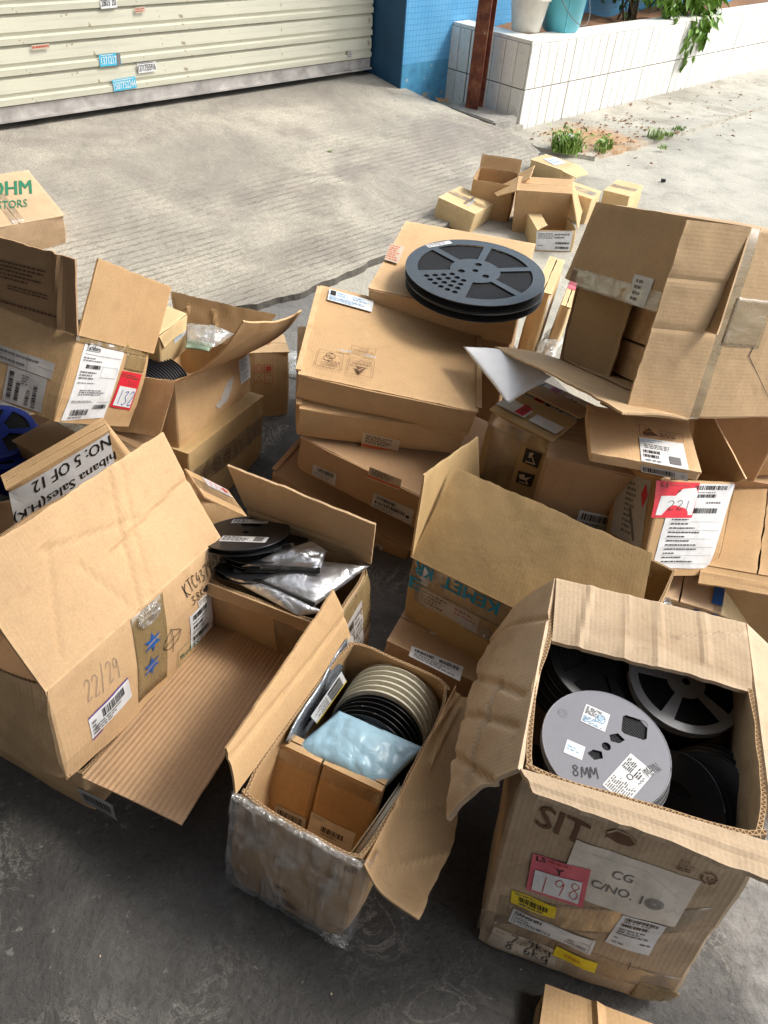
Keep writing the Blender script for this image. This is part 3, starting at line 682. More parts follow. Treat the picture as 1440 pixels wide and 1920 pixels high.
LAY = {
 'W': dict(o=[0.4083, 0.6069, 0.0], R=[0.96833, 0.24941, -0.01118, -0.24642, 0.962, 0.1176, 0.04009, -0.11112, 0.993], dim=[0.3077, 0.4042, 0.4569],
   flaps={'n': (7, [(0.02, 0.0346), (0.3059, 0.0588)]), 'f': (182, [(0.0112, 0.1519), (0.3063, 0.1519)]), 'l': (-62, [(0.0003, 0.171), (0.2256, 0.1967), (0.4076, 0.2011)]), 'r': (-35, [(0.0, 0.13), (0.4, 0.12)])},
   labels={'cg': ('near', [(0.0933, 0.3597), (0.256, 0.3494), (0.2539, 0.2351), (0.0906, 0.2376)]),
     'pink': ('near', [(0.0458, 0.2952), (0.124, 0.3066), (0.1316, 0.2192), (0.0513, 0.2106)]),
     'yellow': ('near', [(0.0328, 0.1932), (0.0989, 0.1984), (0.1021, 0.1619), (0.0364, 0.1556)]),
     'sanshin': ('near', [(0.0436, 0.1412), (0.1686, 0.1379), (0.1689, 0.0931), (0.0417, 0.096)]),
     'tan': ('near', [(0.0238, 0.0688), (0.1234, 0.064), (0.1307, 0.0084), (0.0198, 0.0117)]),
     'yellow2': ('near', [(0.1207, 0.0777), (0.1848, 0.0754), (0.1863, 0.0429), (0.1202, 0.0459)]),
     'white': ('near', [(0.1842, 0.2351), (0.2441, 0.2315), (0.243, 0.1431), (0.1794, 0.1454)]),
     'sit': ('near', [(0.0398, 0.4169), (0.1082, 0.4071), (0.1076, 0.3625), (0.0375, 0.3748)]),
     'static': ('near', [(0.217, 0.3863), (0.2435, 0.3854), (0.245, 0.3597), (0.219, 0.3597)]),
     'recycle': ('near', [(0.2503, 0.3756), (0.2731, 0.3738), (0.2748, 0.3465), (0.2517, 0.3481)]),
     'one': ('near', [(0.2016, 0.1167), (0.2403, 0.1178), (0.2423, 0.085), (0.2044, 0.0811)]),
     'hole': ('near', [(0.1245, 0.4013), (0.1644, 0.3987), (0.1668, 0.3728), (0.1281, 0.3738)]),
     'tape1': ('near', [(0.0182, 0.1674), (0.2853, 0.2962), (0.2809, 0.228), (0.0211, 0.0755)]),
     'tape2': ('near', [(-0.0049, 0.1082), (0.0804, 0.0988), (0.2156, 0.0399), (-0.004, -0.0032)])}),
 'V': dict(o=[-0.0354, 0.6465, -0.0], R=[0.92343, 0.37491, 0.08193, -0.38131, 0.92047, 0.08564, -0.0433, -0.11032, 0.99295], dim=[0.2171, 0.3772, 0.2515],
   flaps={'l': (67, [(0.0186, 0.0772), (0.3688, 0.113)]), 'r': (-28, [(-0.0054, 0.1102), (0.1494, 0.1246), (0.3866, 0.0412)])},
   labels={'logo': ('near', [(0.0881, 0.0687), (0.1331, 0.0652), (0.1333, 0.0118), (0.087, 0.0149)]),
     'logo2': ('near', [(0.1924, 0.2329), (0.2115, 0.2331), (0.2115, 0.2096), (0.1921, 0.2093)])}),
 'F1': dict(o=[-0.5543, 0.8411, 0.142], R=[0.3627, -0.93183, 0.01168, 0.92228, 0.36072, 0.13886, -0.13361, -0.0396, 0.99024], dim=[0.4421, 0.35, 0.2188],
   flaps={'n': (121, [(0.0011, 0.2198), (0.4431, 0.2262)])},
   labels={'a': ('near', [(0.0586, 0.1014), (0.1502, 0.1124), (0.1557, 0.0624), (0.0599, 0.0516)]),
     'b': ('near', [(0.3229, 0.1134), (0.3973, 0.1102), (0.4029, 0.0197), (0.3285, 0.0228)]),
     'b2': ('near', [(0.3508, 0.129), (0.409, 0.1233), (0.4114, 0.1079), (0.3543, 0.113)]),
     'ktc': ('near', [(0.314, 0.1925), (0.4267, 0.1942), (0.4368, 0.1612), (0.3216, 0.1616)]),
     'k38': ('near', [(0.3305, 0.1549), (0.4113, 0.1538), (0.4163, 0.1261), (0.3342, 0.1285)]),
     'n22': ('near', [(0.0644, 0.1783), (0.1394, 0.1795), (0.1418, 0.1329), (0.0626, 0.1339)]),
     'rohs': ('near', [(0.2856, 0.0545), (0.4283, 0.0357), (0.4331, -0.0065), (0.2841, 0.0135)]),
     'arrows': ('near', [(0.1934, 0.1538), (0.2499, 0.151), (0.2444, 0.0634), (0.1882, 0.0635)]),
     'oval': ('near', [(0.2438, 0.1278), (0.2979, 0.12), (0.299, 0.0734), (0.2435, 0.0804)]),
     'tape': ('near', [(0.1827, 0.215), (0.2667, 0.2125), (0.2538, 0.0157), (0.1713, 0.0278)])}),
 'F0': dict(o=[-0.5222, 0.8778, -0.0], R=[0.39513, -0.91859, 0.00786, 0.91863, 0.39511, -0.00338, 0.0, 0.00856, 0.99996], dim=[0.45, 0.33, 0.136],
   flaps={'n': (-1, [(0.0154, 0.1959), (0.4424, 0.1653)])},
   labels={}),
 'U': dict(o=[-0.1626, 1.004, 0.0], R=[0.936, 0.34947, -0.04213, -0.35128, 0.93504, -0.048, 0.02262, 0.05973, 0.99796], dim=[0.2717, 0.1755, 0.28],
   flaps={'f': (101, [(-0.01, 0.1818), (0.2922, 0.1473)]), 'n': (-20, [(0.01, 0.05), (0.26, 0.05)])},
   labels={}),
 'S1': dict(o=[-0.0204, 1.6369, 0.35], R=[0.99011, 0.01934, 0.13892, -0.00262, 0.99283, -0.11952, -0.14024, 0.11798, 0.98306], dim=[0.4219, 0.3616, 0.0819],
   flaps={},
   labels={'white': ('top', [(0.025, 0.3487), (0.1422, 0.338), (0.1413, 0.2898), (0.026, 0.3004)]),
     'caution': ('top', [(0.0947, 0.0367), (0.0338, 0.0359), (0.0349, 0.0968), (0.0924, 0.0961)]),
     'attention': ('top', [(0.1678, 0.0335), (0.1076, 0.0331), (0.1083, 0.0914), (0.1673, 0.0911)]),
     'esd': ('top', [(0.1648, 0.117), (0.1082, 0.114), (0.1081, 0.1371), (0.1665, 0.1406)]),
     'marks': ('top', [(0.2209, 0.3198), (0.3838, 0.314), (0.3793, 0.2436), (0.2194, 0.2448)])}),
 'S2': dict(o=[-0.0513, 1.6303, 0.265], R=[0.98171, -0.13197, 0.13719, 0.1356, 0.99061, -0.01745, -0.1336, 0.03573, 0.99039], dim=[0.4056, 0.36, 0.0774],
   flaps={},
   labels={'warn': ('near', [(0.1577, 0.0402), (0.2503, 0.0276), (0.2539, -0.0191), (0.1602, -0.0088)])}),
 'S3': dict(o=[0.0224, 1.5345, 0.1436], R=[0.91419, 0.3805, 0.13956, -0.37406, 0.9247, -0.07084, -0.156, 0.01256, 0.98768], dim=[0.3996, 0.36, 0.1043],
   flaps={},
   labels={'warn': ('near', [(0.1884, 0.1237), (0.2707, 0.1324), (0.2733, 0.0987), (0.1874, 0.0879)]),
     'small': ('near', [(0.0489, 0.0483), (0.1121, 0.0542), (0.1143, 0.0169), (0.0482, 0.0132)]),
     'white': ('near', [(0.2174, 0.056), (0.322, 0.0625), (0.3247, 0.013), (0.216, 0.0082)])}),
 'S4': dict(o=[-0.0452, 1.5877, -0.0006], R=[0.90411, 0.40892, 0.124, -0.38484, 0.90534, -0.17962, -0.18571, 0.11467, 0.97589], dim=[0.4111, 0.3801, 0.1068],
   flaps={},
   labels={'white': ('near', [(0.3198, 0.0768), (0.3418, 0.0763), (0.3422, 0.0274), (0.3199, 0.0279)])}),
 'M1': dict(o=[0.1389, 1.9753, 0.42], R=[0.98299, 0.18342, 0.00909, -0.18296, 0.98238, -0.03809, -0.01591, 0.03578, 0.99923], dim=[0.3876, 0.4379, 0.0768],
   flaps={},
   labels={'tapelabel': ('top', [(-0.0045, 0.2647), (0.0365, 0.2604), (0.0434, 0.1532), (0.0024, 0.163)])}),
 'P1': dict(o=[0.3463, 1.4653, 0.04], R=[0.77941, 0.62604, 0.02444, -0.62648, 0.7783, 0.04211, 0.00734, -0.04813, 0.99881], dim=[0.1715, 0.2105, 0.34],
   flaps={},
   labels={'sym1': ('near', [(0.114, 0.2987), (0.156, 0.3037), (0.1554, 0.2631), (0.1147, 0.2616)]),
     'sym2': ('near', [(0.1122, 0.2357), (0.1545, 0.2443), (0.1521, 0.2087), (0.1118, 0.2009)]),
     'green': ('right', [(0.0537, 0.3064), (0.1666, 0.313), (0.1692, 0.2346), (0.047, 0.207)]),
     'white': ('right', [(0.0044, 0.1974), (0.2033, 0.2187), (0.2014, 0.145), (0.0079, 0.1551)]),
     'tape': ('near', [(0.0094, 0.3167), (0.1276, 0.3191), (0.1191, 0.2083), (0.0055, 0.1915)])}),
 'Q1': dict(o=[0.5142, 1.2766, 0.4498], R=[0.99168, 0.12571, 0.02786, -0.12754, 0.98875, 0.07814, -0.01773, -0.08104, 0.99655], dim=[0.2163, 0.1989, 0.0162],
   flaps={},
   labels={'white': ('top', [(0.1027, 0.0923), (0.1923, 0.0976), (0.1899, -0.0034), (0.0984, -0.0011)]),
     'esd': ('top', [(0.1077, 0.1469), (0.1964, 0.1444), (0.194, 0.1024), (0.1054, 0.0975)]),
     'strip': ('near', [(0.0994, 0.0132), (0.1914, 0.013), (0.1966, -0.0051), (0.1051, -0.0022)])}),
 'Q2': dict(o=[0.6127, 1.1867, 0.1935], R=[0.90882, -0.41554, 0.03696, 0.35013, 0.80792, 0.474, -0.22682, -0.41784, 0.87975], dim=[0.2117, 0.1323, 0.208],
   flaps={'r': (97, [(-0.0217, 0.0128), (0.1348, 0.1849)])},
   labels={'big': ('near', [(0.0326, 0.2009), (0.2087, 0.204), (0.184, 0.0158), (0.025, 0.0187)]),
     'red': ('near', [(-0.0069, 0.2041), (0.1053, 0.2043), (0.1019, 0.1295), (-0.0075, 0.1283)]),
     'side': ('left', [(0.0098, 0.1969), (0.1069, 0.1984), (0.1173, 0.0549), (0.0223, 0.0645)]),
     'tapeblue': ('near', [(0.2455, 0.1551), (0.2552, 0.1553), (0.2662, 0.0825), (0.2563, 0.0825)])}),
 'B': dict(o=[0.8158, 1.6472, 0.586], R=[0.43764, 0.06241, -0.89698, -0.86592, 0.29794, -0.40175, 0.24218, 0.95254, 0.18444], dim=[0.4386, 0.3617, 0.349],
   flaps={'f': (173, [(-0.0193, 0.1751), (0.462, 0.1901)]), 'r': (100, [(0.0, 0.1444), (0.3574, 0.137)]), 'n': (95, [(-0.0283, 0.1711), (0.4639, 0.2002)]), 'l': (192, [(-0.0129, 0.154), (0.3171, 0.1697)])},
   labels={'inner': ('inner', [(0.1322, 0.1721), (0.2436, 0.1668), (0.2355, -0.0577), (0.1221, -0.0263)]),
     'diamond': ('right', [(0.22, 0.2894), (0.227, 0.1746), (0.0451, 0.0759), (0.0437, 0.2028)])}),
 'K1': dict(o=[0.3339, 1.0694, 0.0002], R=[0.87103, 0.49115, 0.00905, -0.49123, 0.87073, 0.023, 0.00341, -0.02448, 0.99969], dim=[0.46, 0.3, 0.2782],
   flaps={'n': (134, [(0.0064, 0.2022), (0.4105, 0.2)]), 'l': (85, [(0.0367, 0.1818), (0.2675, 0.1418)])},
   labels={'kemet': ('near', [(0.2325, 0.2514), (0.004, 0.2551), (-0.001, 0.2764), (0.2275, 0.2755)]),
     'white': ('near', [(0.0332, 0.253), (0.1884, 0.2601), (0.1859, 0.2114), (0.0305, 0.2043)])}),
 'L1': dict(o=[0.1547, 0.9988, -0.0006], R=[0.9311, 0.34589, 0.11582, -0.35021, 0.93648, 0.01866, -0.10201, -0.05794, 0.99309], dim=[0.1932, 0.149, 0.0975],
   flaps={},
   labels={'small': ('top', [(0.0704, 0.0814), (0.1118, 0.0905), (0.113, 0.0762), (0.072, 0.0673)]),
     'white': ('top', [(0.0505, 0.0146), (0.1653, 0.0221), (0.1698, -0.0159), (0.0552, -0.0125)]),
     'hand': ('top', [(0.1283, 0.1109), (0.178, 0.1217), (0.1829, 0.0786), (0.1352, 0.0687)])}),
 'T1': dict(o=[-1.5893, 2.8465, 0.0848], R=[0.70081, -0.67987, 0.21596, 0.71294, 0.67781, -0.1797, -0.02421, 0.2799, 0.95972], dim=[0.35, 0.3047, 0.1516],
   flaps={},
   labels={'ohm': ('top', [(0.1436, 0.2703), (0.3297, 0.2383), (0.2599, 0.0729), (0.0681, 0.0961)])}),
 'T2': dict(o=[-0.8319, 1.3572, 0.385], R=[0.24637, -0.93752, 0.24568, 0.77888, 0.34238, 0.52548, -0.57676, 0.0619, 0.81456], dim=[0.265, 0.42, 0.1777],
   flaps={'n': (91, [(-0.0002, 0.1517), (0.2652, 0.155)]), 'l': (66, [(0.0007, 0.1494), (0.3058, 0.1323)])},
   labels={'big': ('near', [(0.0272, 0.1751), (0.1584, 0.1757), (0.1472, 0.0182), (0.0185, 0.0033)]),
     'red': ('near', [(0.1656, 0.1263), (0.2411, 0.1264), (0.2364, 0.0397), (0.1547, 0.0442)]),
     'strip': ('left', [(0.253, 0.1057), (0.3883, 0.1097), (0.3896, 0.0772), (0.2624, 0.0754)]),
     'white': ('left', [(0.2883, 0.0738), (0.3811, 0.0755), (0.3846, 0.0069), (0.2919, 0.0021)]),
     'print': ('Fl', [(0.2048, 0.1061), (0.0465, 0.1205), (0.052, 0.0015), (0.2172, -0.0092)])}),
 'T3': dict(o=[-0.5526, 1.5924, 0.1717], R=[0.284, -0.95849, -0.02539, 0.92648, 0.26751, 0.26471, -0.24693, -0.09871, 0.96399], dim=[0.3596, 0.22, 0.1732],
   flaps={'n': (40, [(-0.0641, 0.2771), (0.4331, 0.155)]), 'l': (-75, [(0.03, 0.13), (0.2, 0.14)]), 'r': (72, [(-0.0645, 0.0946), (0.258, 0.1193)])},
   labels={'white': ('near', [(0.2984, 0.152), (0.3611, 0.156), (0.3573, 0.0915), (0.2996, 0.0861)]),
     'torn': ('near', [(0.1727, 0.1012), (0.2612, 0.1154), (0.246, 0.0659), (0.1632, 0.0574)])}),
 'T4': dict(o=[-0.5945, 1.5855, 0.0018], R=[0.33001, -0.94301, 0.04279, 0.93653, 0.33276, 0.11035, -0.1183, 0.00366, 0.99297], dim=[0.3563, 0.36, 0.2106],
   flaps={},
   labels={'icons': ('near', [(-0.0268, 0.2482), (0.2193, 0.1965), (0.2327, 0.1446), (-0.0159, 0.1922)])}),
 'T5': dict(o=[-0.4011, 1.9343, -0.0], R=[0.95227, -0.3032, 0.03548, 0.30179, 0.95253, 0.04006, -0.04594, -0.02744, 0.99857], dim=[0.0913, 0.108, 0.2201],
   flaps={},
   labels={'marks': ('near', [(0.0104, 0.1888), (0.0819, 0.1861), (0.0811, 0.1216), (0.0099, 0.1248)]),
     'red': ('near', [(0.0011, 0.1856), (0.0119, 0.1852), (0.0114, 0.1175), (0.0004, 0.118)])}),
 'T7': dict(o=[-0.6144, 1.1949, 0.1998], R=[0.77663, -0.57188, -0.2642, 0.53877, 0.82031, -0.19188, 0.32646, 0.00667, 0.94519], dim=[0.2285, 0.0484, 0.1991],
   flaps={},
   labels={'big': ('near', [(0.1966, 0.1256), (-0.0406, 0.1088), (-0.0005, 0.1917), (0.2232, 0.1976)])}),
 'T8': dict(o=[-0.4619, 1.2346, 0.1193], R=[0.54131, -0.59353, 0.59557, 0.40863, 0.80475, 0.43059, -0.73485, 0.01029, 0.67815], dim=[0.1438, 0.11, 0.1195],
   flaps={},
   labels={'tti': ('top', [(-0.0161, 0.0008), (0.1034, 0.1224), (0.1287, 0.0844), (-0.0102, -0.0659)])}),
 'A1': dict(o=[0.2489, 3.6454, -0.0], R=[0.88301, 0.43758, 0.16978, -0.44246, 0.89673, -0.00998, -0.15661, -0.06631, 0.98543], dim=[0.2003, 0.2524, 0.0989],
   flaps={},
   labels={'print': ('top', [(0.1011, 0.0602), (0.0972, 0.2196), (0.1398, 0.1777), (0.1454, 0.0269)]),
     'side': ('right', [(0.1074, 0.0197), (0.229, 0.0328), (0.2349, 0.0098), (0.1207, -0.0049)])}),
 'A2': dict(o=[0.6266, 3.651, -0.0], R=[0.99039, 0.12405, -0.06111, -0.1239, 0.99227, 0.00641, 0.06143, 0.00123, 0.99811], dim=[0.2528, 0.2, 0.1938],
   flaps={'l': (-26, [(0.036, 0.0934), (0.1716, 0.1387)]), 'r': (-63, [(-0.2451, 0.0719), (0.2959, 0.1754)])},
   labels={}),
 'A3': dict(o=[0.6507, 3.4804, -0.0], R=[0.99212, -0.12254, -0.02612, 0.12295, 0.99231, 0.0146, 0.02413, -0.0177, 0.99955], dim=[0.1821, 0.2308, 0.0953],
   flaps={},
   labels={'white': ('near', [(-0.0022, 0.0896), (0.1625, 0.0944), (0.167, 0.0019), (0.0074, 0.0072)])}),
 'A4': dict(o=[0.7714, 4.4093, -0.0], R=[0.75974, 0.65022, -0.00217, -0.65015, 0.75959, -0.01784, -0.00995, 0.01496, 0.99984], dim=[0.2124, 0.1654, 0.0792],
   flaps={'r': (-13, [(0.0285, 0.0763), (0.1393, 0.088)])},
   labels={'white': ('top', [(0.0401, 0.0643), (0.0645, 0.1437), (0.1609, 0.1172), (0.1461, 0.0246)])}),
 'A5': dict(o=[0.8138, 3.8353, -0.0], R=[0.8733, 0.48509, 0.04519, -0.48251, 0.874, -0.0575, -0.06739, 0.02841, 0.99732], dim=[0.1775, 0.1317, 0.13],
   flaps={},
   labels={}),
 'A6': dict(o=[1.068, 3.9739, 0.0], R=[0.86568, 0.50048, -0.01129, -0.50049, 0.86574, 0.00184, 0.0107, 0.00406, 0.99993], dim=[0.1397, 0.2081, 0.11],
   flaps={},
   labels={}),
 'R3': dict(o=[0.7325, 1.2835, -0.0], R=[0.93031, 0.36, -0.07018, -0.3599, 0.93288, 0.0145, 0.07069, 0.01177, 0.99743], dim=[0.1723, 0.3869, 0.17],
   flaps={'r': (-47, [(0.087, 0.1416), (0.3378, 0.2054)])},
   labels={'tape': ('top', [(0.161, 0.3773), (0.1742, 0.3833), (0.1739, 0.0055), (0.1599, 0.0042)])}),
 'R4': dict(o=[0.9162, 1.2735, -0.0], R=[0.90443, 0.37322, -0.20666, -0.36423, 0.92774, 0.08143, 0.22212, 0.00162, 0.97502], dim=[0.1102, 0.3489, 0.25],
   flaps={},
   labels={}),
 'R5': dict(o=[0.8969, 1.5016, 0.2599], R=[0.96294, 0.04034, -0.26669, -0.00244, 0.99002, 0.14093, 0.26971, -0.13506, 0.95342], dim=[0.0691, 0.0757, 0.0515],
   flaps={},
   labels={'icons': ('near', [(0.0041, 0.042), (0.0367, 0.0401), (0.0408, 0.0156), (0.008, 0.0174)])}),
 'T3b': dict(o=[-0.6029, 1.6772, 0.3182], R=[0.92589, 0.35613, 0.1261, -0.34493, 0.93303, -0.10237, -0.15411, 0.05129, 0.98672], dim=[0.06, 0.1154, 0.1025],
   flaps={},
   labels={}),
}
PTS = {'slab': [(-2.3749, 1.5712, 0.049), (-1.7922, 2.05, 0.0352), (-1.1535, 2.3214, 0.03), (-0.862, 2.4151, 0.03), (-0.652, 2.5083, 0.03), (-0.5432, 2.5588, 0.03), (-0.4756, 2.6334, 0.03), (-0.3995, 2.6707, 0.03), (-0.331, 2.7825, 0.03), (-0.2543, 2.8615, 0.03), (-0.1583, 3.0207, 0.03), (-0.0634, 3.1397, 0.03), (0.083, 3.3606, 0.03), (0.2852, 3.6699, 0.03), (0.5226, 4.1064, 0.03), (0.6954, 4.5984, 0.03), (0.732, 4.7546, 0.031), (0.6548, 4.9027, 0.0515), (0.5118, 5.0172, 0.0754), (0.3801, 5.0809, 0.0937), (0.2124, 5.1733, 0.118), (0.041, 5.2675, 0.1429), (-0.1008, 5.3835, 0.1668), (-0.193, 5.4826, 0.1844)], 'far': [(-1.2167, 3.0881, 0.0)], 'vbag': [(-0.0482, 0.7406, 0.205), (0.1043, 0.6911, 0.19), (0.0367, 0.6075, 0.185), (-0.1226, 0.6631, 0.19)], 'vside': [(-0.0486, 0.8676, 0.25), (-0.1275, 0.645, 0.25), (-0.1189, 0.7245, 0.1), (-0.0415, 0.8992, 0.1)], 'vsidelab': [(-0.0723, 0.7996, 0.23), (-0.1144, 0.7039, 0.23), (-0.1072, 0.7288, 0.17), (-0.0638, 0.822, 0.17)], 'vbox': [(-0.1649, 0.6473, 0.2), (0.0254, 0.5787, 0.2), (0.038, 0.598, 0.2), (-0.1481, 0.6648, 0.2)], 'ubagB': [(-0.2749, 0.9697, 0.29), (-0.1156, 1.0079, 0.3), (-0.0188, 1.0148, 0.29), (-0.1131, 0.9066, 0.285)], 'ubagA': [(-0.261, 0.9647, 0.3), (-0.1348, 1.0348, 0.315), (-0.1028, 1.0122, 0.315), (-0.1112, 0.9715, 0.3)], 'ubagC': [(-0.2953, 0.9654, 0.28), (-0.2422, 0.9596, 0.29), (-0.0901, 0.8979, 0.28), (-0.1401, 0.8862, 0.275)], 'ureel': [(-0.2647, 1.0386, 0.31), (-0.2314, 1.044, 0.3), (-0.2443, 1.0255, 0.29)], 'env': [(0.152, 1.5888, 0.47), (0.2685, 1.5964, 0.46), (0.3631, 1.5342, 0.44), (0.2517, 1.4028, 0.44)], 't3bag': [(-0.5342, 1.6686, 0.37), (-0.561, 1.7628, 0.37), (-0.4211, 1.7035, 0.38), (-0.4621, 1.6312, 0.38)], 't3green': [(-0.5395, 1.653, 0.36), (-0.5463, 1.7011, 0.36), (-0.4738, 1.6862, 0.36), (-0.4747, 1.6429, 0.36)], 'junkbag': [(0.4138, 2.0356, 0.2), (0.5074, 2.2556, 0.2), (0.501, 2.0661, 0.25), (0.4378, 1.9005, 0.25)], 'j': [(0.4121, 2.1953, 0.15), (0.46, 2.2036, 0.15), (0.4959, 2.245, 0.15)], 'blue': [(-0.937, 1.3921, 0.24), (-0.8812, 1.3454, 0.24)], 'rag': [(-0.7838, 1.6856, 0.0), (-0.357, 2.1835, -0.0), (-0.3455, 2.2921, 0.0)], 'x': [(0.3455, 0.3991, 0.05), (0.5073, 0.3682, 0.05), (0.4706, 0.3191, 0.05), (0.289, 0.3292, 0.05)]}
PTS_M2 = (0.1795, 1.8254, .508)

# ------------------------------------------------------------------ the place: ground, building, planter
rnd = random.Random(7)
BF = Matrix(((.676, -.737, 0, .641), (.737, .676, 0, 5.236), (0, 0, 1, 0), (0, 0, 0, 1)))   # building axes: x along the wall, y into it
def ground(name, pts, z, mat, thick=0., jag=0., step=.06, seed=1):
    """an outlined sheet (or slab) of ground with an uneven border"""
    P = []
    for i in range(len(pts)):
        a, b = Vector(pts[i][:2]), Vector(pts[(i + 1) % len(pts)][:2]); k = max(1, int((b - a).length / step)) if jag else 1; k = min(k, 120)
        for j in range(k):
            q = a.lerp(b, j / k)
            if jag: q += Vector((nz((q.x, q.y, 0), 9, seed), nz((q.x, q.y, 5), 9, seed))) * jag + Vector((nz((q.x, q.y, 0), 30, seed), nz((q.x, q.y, 5), 30, seed))) * jag * .5
            P.append(q)
    area = sum(P[i].x * P[(i + 1) % len(P)].y - P[(i + 1) % len(P)].x * P[i].y for i in range(len(P)))
    if area < 0: P.reverse()
    bm = bmesh.new(); top = [bm.verts.new((p.x, p.y, z)) for p in P]; bm.faces.new(top)
    if thick:
        bot = [bm.verts.new((p.x + .01 * nz((p.x, p.y, 1), 20, 3), p.y - .012, z - thick)) for p in P]
        for i in range(len(P)): k = (i + 1) % len(P); bm.faces.new((top[i], bot[i], bot[k], top[k]))
    bmesh.ops.triangulate(bm, faces=[f for f in bm.faces if len(f.verts) > 4])
    me = bpy.data.meshes.new(name); bm.to_mesh(me); bm.free(); me.materials.append(MATS[mat]); o = bpy.data.objects.new(name, me); COL.objects.link(o)
    return tag(o, kind='structure')
ground('road', [(-60, -40), (60, -40), (60, 80), (-60, 80)], 0, 'road')
wl = lambda x, y, z=0: BF @ Vector((x, y, z))
ground('rough_ground', [(-7, 1.2), (-2.2, 2.6), (-.5, 2.75), (.1, 2.75), (.5, 2.4), (.75, 1.75), (.2, 1.2)], .004, 'rough_ground', jag=.05, seed=3)
ground('floor', [(-8, -8), (8, -8), (8, .9), (1.7, 1.25), (1.0, 1.5), (.55, 1.8), (-.2, 1.95), (-1.2, 2.1), (-8, 2.1)], .008, 'floor', jag=.05, seed=5)  # separate dark sheet, the near shade partly put into its colour
def zslab(x, y):
    yb = (x - .641) * -.737 + (y - 5.236) * .676; return .03 + .17 * max(0, min(1, (yb + .4) / 1.3))
dw = ground('driveway', list(PTS['slab']) + [tuple(wl(-.448, .90)), tuple(wl(-.46, 1.6)), tuple(wl(-9, 1.6))], .0, 'slab', thick=.30, jag=.014, step=.012, seed=2)
bm = bmesh.new(); bm.from_mesh(dw.data)
for yb in (-.4, .9): bmesh.ops.bisect_plane(bm, geom=bm.verts[:] + bm.edges[:] + bm.faces[:], plane_co=wl(0, yb), plane_no=(-.737, .676, 0))
for f in bm.faces:
    if abs(f.normal.z) < .7: f.material_index = 1
for v in bm.verts:
    if v.co.z > -.1: v.co.z = zslab(v.co.x, v.co.y) + .003 * nz(v.co, 12, 4)
bm.to_mesh(dw.data); bm.free(); dw.data.materials.append(MATS['broken_edge'])
ground('gutter_apron', [tuple(wl(*p)) for p in ((-.12, -.02), (-.2, -.3), (-.05, -.62), (.8, -.64), (2.4, -.62), (9, -.6), (9, .02))], .022, 'apron', thick=.04, jag=.018, step=.05, seed=4)
ground('soil_pocket', [tuple(wl(*p)) for p in ((-.5, .70), (.02, .70), (.02, -.02), (-.3, -.02))], .05, 'road', thick=.1, jag=.01, step=.05, seed=6)
# unseen roof and two walls, added to keep sky light off the near pile
wc = lambda nm, lo, hi, mt: (lambda a: (a.box(lo, hi), tag(a.obj(nm, mt), kind='structure')))(Acc())
wc('canopy_roof', (-7, -5, 2.9), (1.9, BLOCKER_Y, 3.05), 'wall_dark'); wc('workshop_wall', (-7, -5.2, -.1), (1.5, -5.01, 3.05), 'wall_dark'); wc('workshop_side_wall', (-3.4, -5, -.1), (-3.2, BLOCKER_Y - .1, 2.89), 'wall_dark')
# warehouse behind the shutter
wh = empty('warehouse', BF, 'blue painted wall right of the roller shutter, plaster chipped at its corner', 'building')
def wbox(name, lo, hi, mat, parent): a = Acc(); a.box(lo, hi); return a.obj(name, mat, parent)
wbox('wall', (-.435, .645, -.1), (9, 1.0, 3.4), 'blue_wall', wh)
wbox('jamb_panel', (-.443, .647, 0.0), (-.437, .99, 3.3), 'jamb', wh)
wbox('lintel', (-6, .95, 2.7), (-.445, 1.3, 3.4), 'wall_plain', wh)
wbox('side_wall', (-6.4, .95, -.1), (-6.0, 6, 3.4), 'wall_plain', wh)
wbox('end_wall', (-.43, 1.005, -.1), (-.1, 6, 3.4), 'wall_plain', wh)
wbox('back_wall', (-6.4, 6.01, -.1), (-.1, 6.3, 3.4), 'wall_plain', wh)
wbox('roof', (-6.5, .6, 3.41), (9, 6.4, 3.6), 'wall_plain', wh)
# roller shutter
sh = empty('roller_shutter', BF @ Matrix.Translation((-3.46, .925, .236)), 'cream metal roller shutter with stuck-on adverts, closed almost to the concrete', 'roller shutter')
prof = [(0, 0), (-.022, .004), (-.024, .029), (-.010, .036), (-.013, .048), (-.019, .053), (-.015, .106), (-.004, .117), (0, .1197)]
def slat_mesh(L):
    a = Acc(); n = 24
    for k in range(len(prof) - 1):
        for i in range(n):
            x0, x1 = -L / 2 + L * i / n, -L / 2 + L * (i + 1) / n; j = lambda x, q: q[0] + .0015 * nz((x, 0, q[1]), 3, 2)
            a.add([(x0, j(x0, prof[k]), prof[k][1]), (x1, j(x1, prof[k]), prof[k][1]), (x1, j(x1, prof[k + 1]), prof[k + 1][1]), (x0, j(x0, prof[k + 1]), prof[k + 1][1])], [(0, 1, 2, 3)])
    return a
s0 = slat_mesh(6.0).obj('slat', 'shutter', sh); s0.location = (0, 0, .060)
for k in range(1, 21): c = s0.copy(); COL.objects.link(c); c.parent = sh; c.location = (0, 0, .060 + .12 * k)
a = Acc(); a.box((-3, -.012, 0), (3, .006, .058)); a.box((-3, -.03, -.004), (3, -.0125, .006)); a.obj('bottom_bar', 'steel', sh)
def sticker(xc, zc, wd, hh, items, paper, tilt=0):
    c, s = math.cos(tilt), math.sin(tilt); q = []
    for x, z in ((-wd / 2, hh / 2), (wd / 2, hh / 2), (wd / 2, -hh / 2), (-wd / 2, -hh / 2)): q.append((xc + c * x - s * z, -.0265, zc + s * x + c * z))
    free_label('sticker', q, items, paper, sh)
sticker(1.234, 0.441, 0.085, 0.042, [('text', '2803 20', .05, .12, .95, .78, 'ink', .02)], 'paper', 0.02)
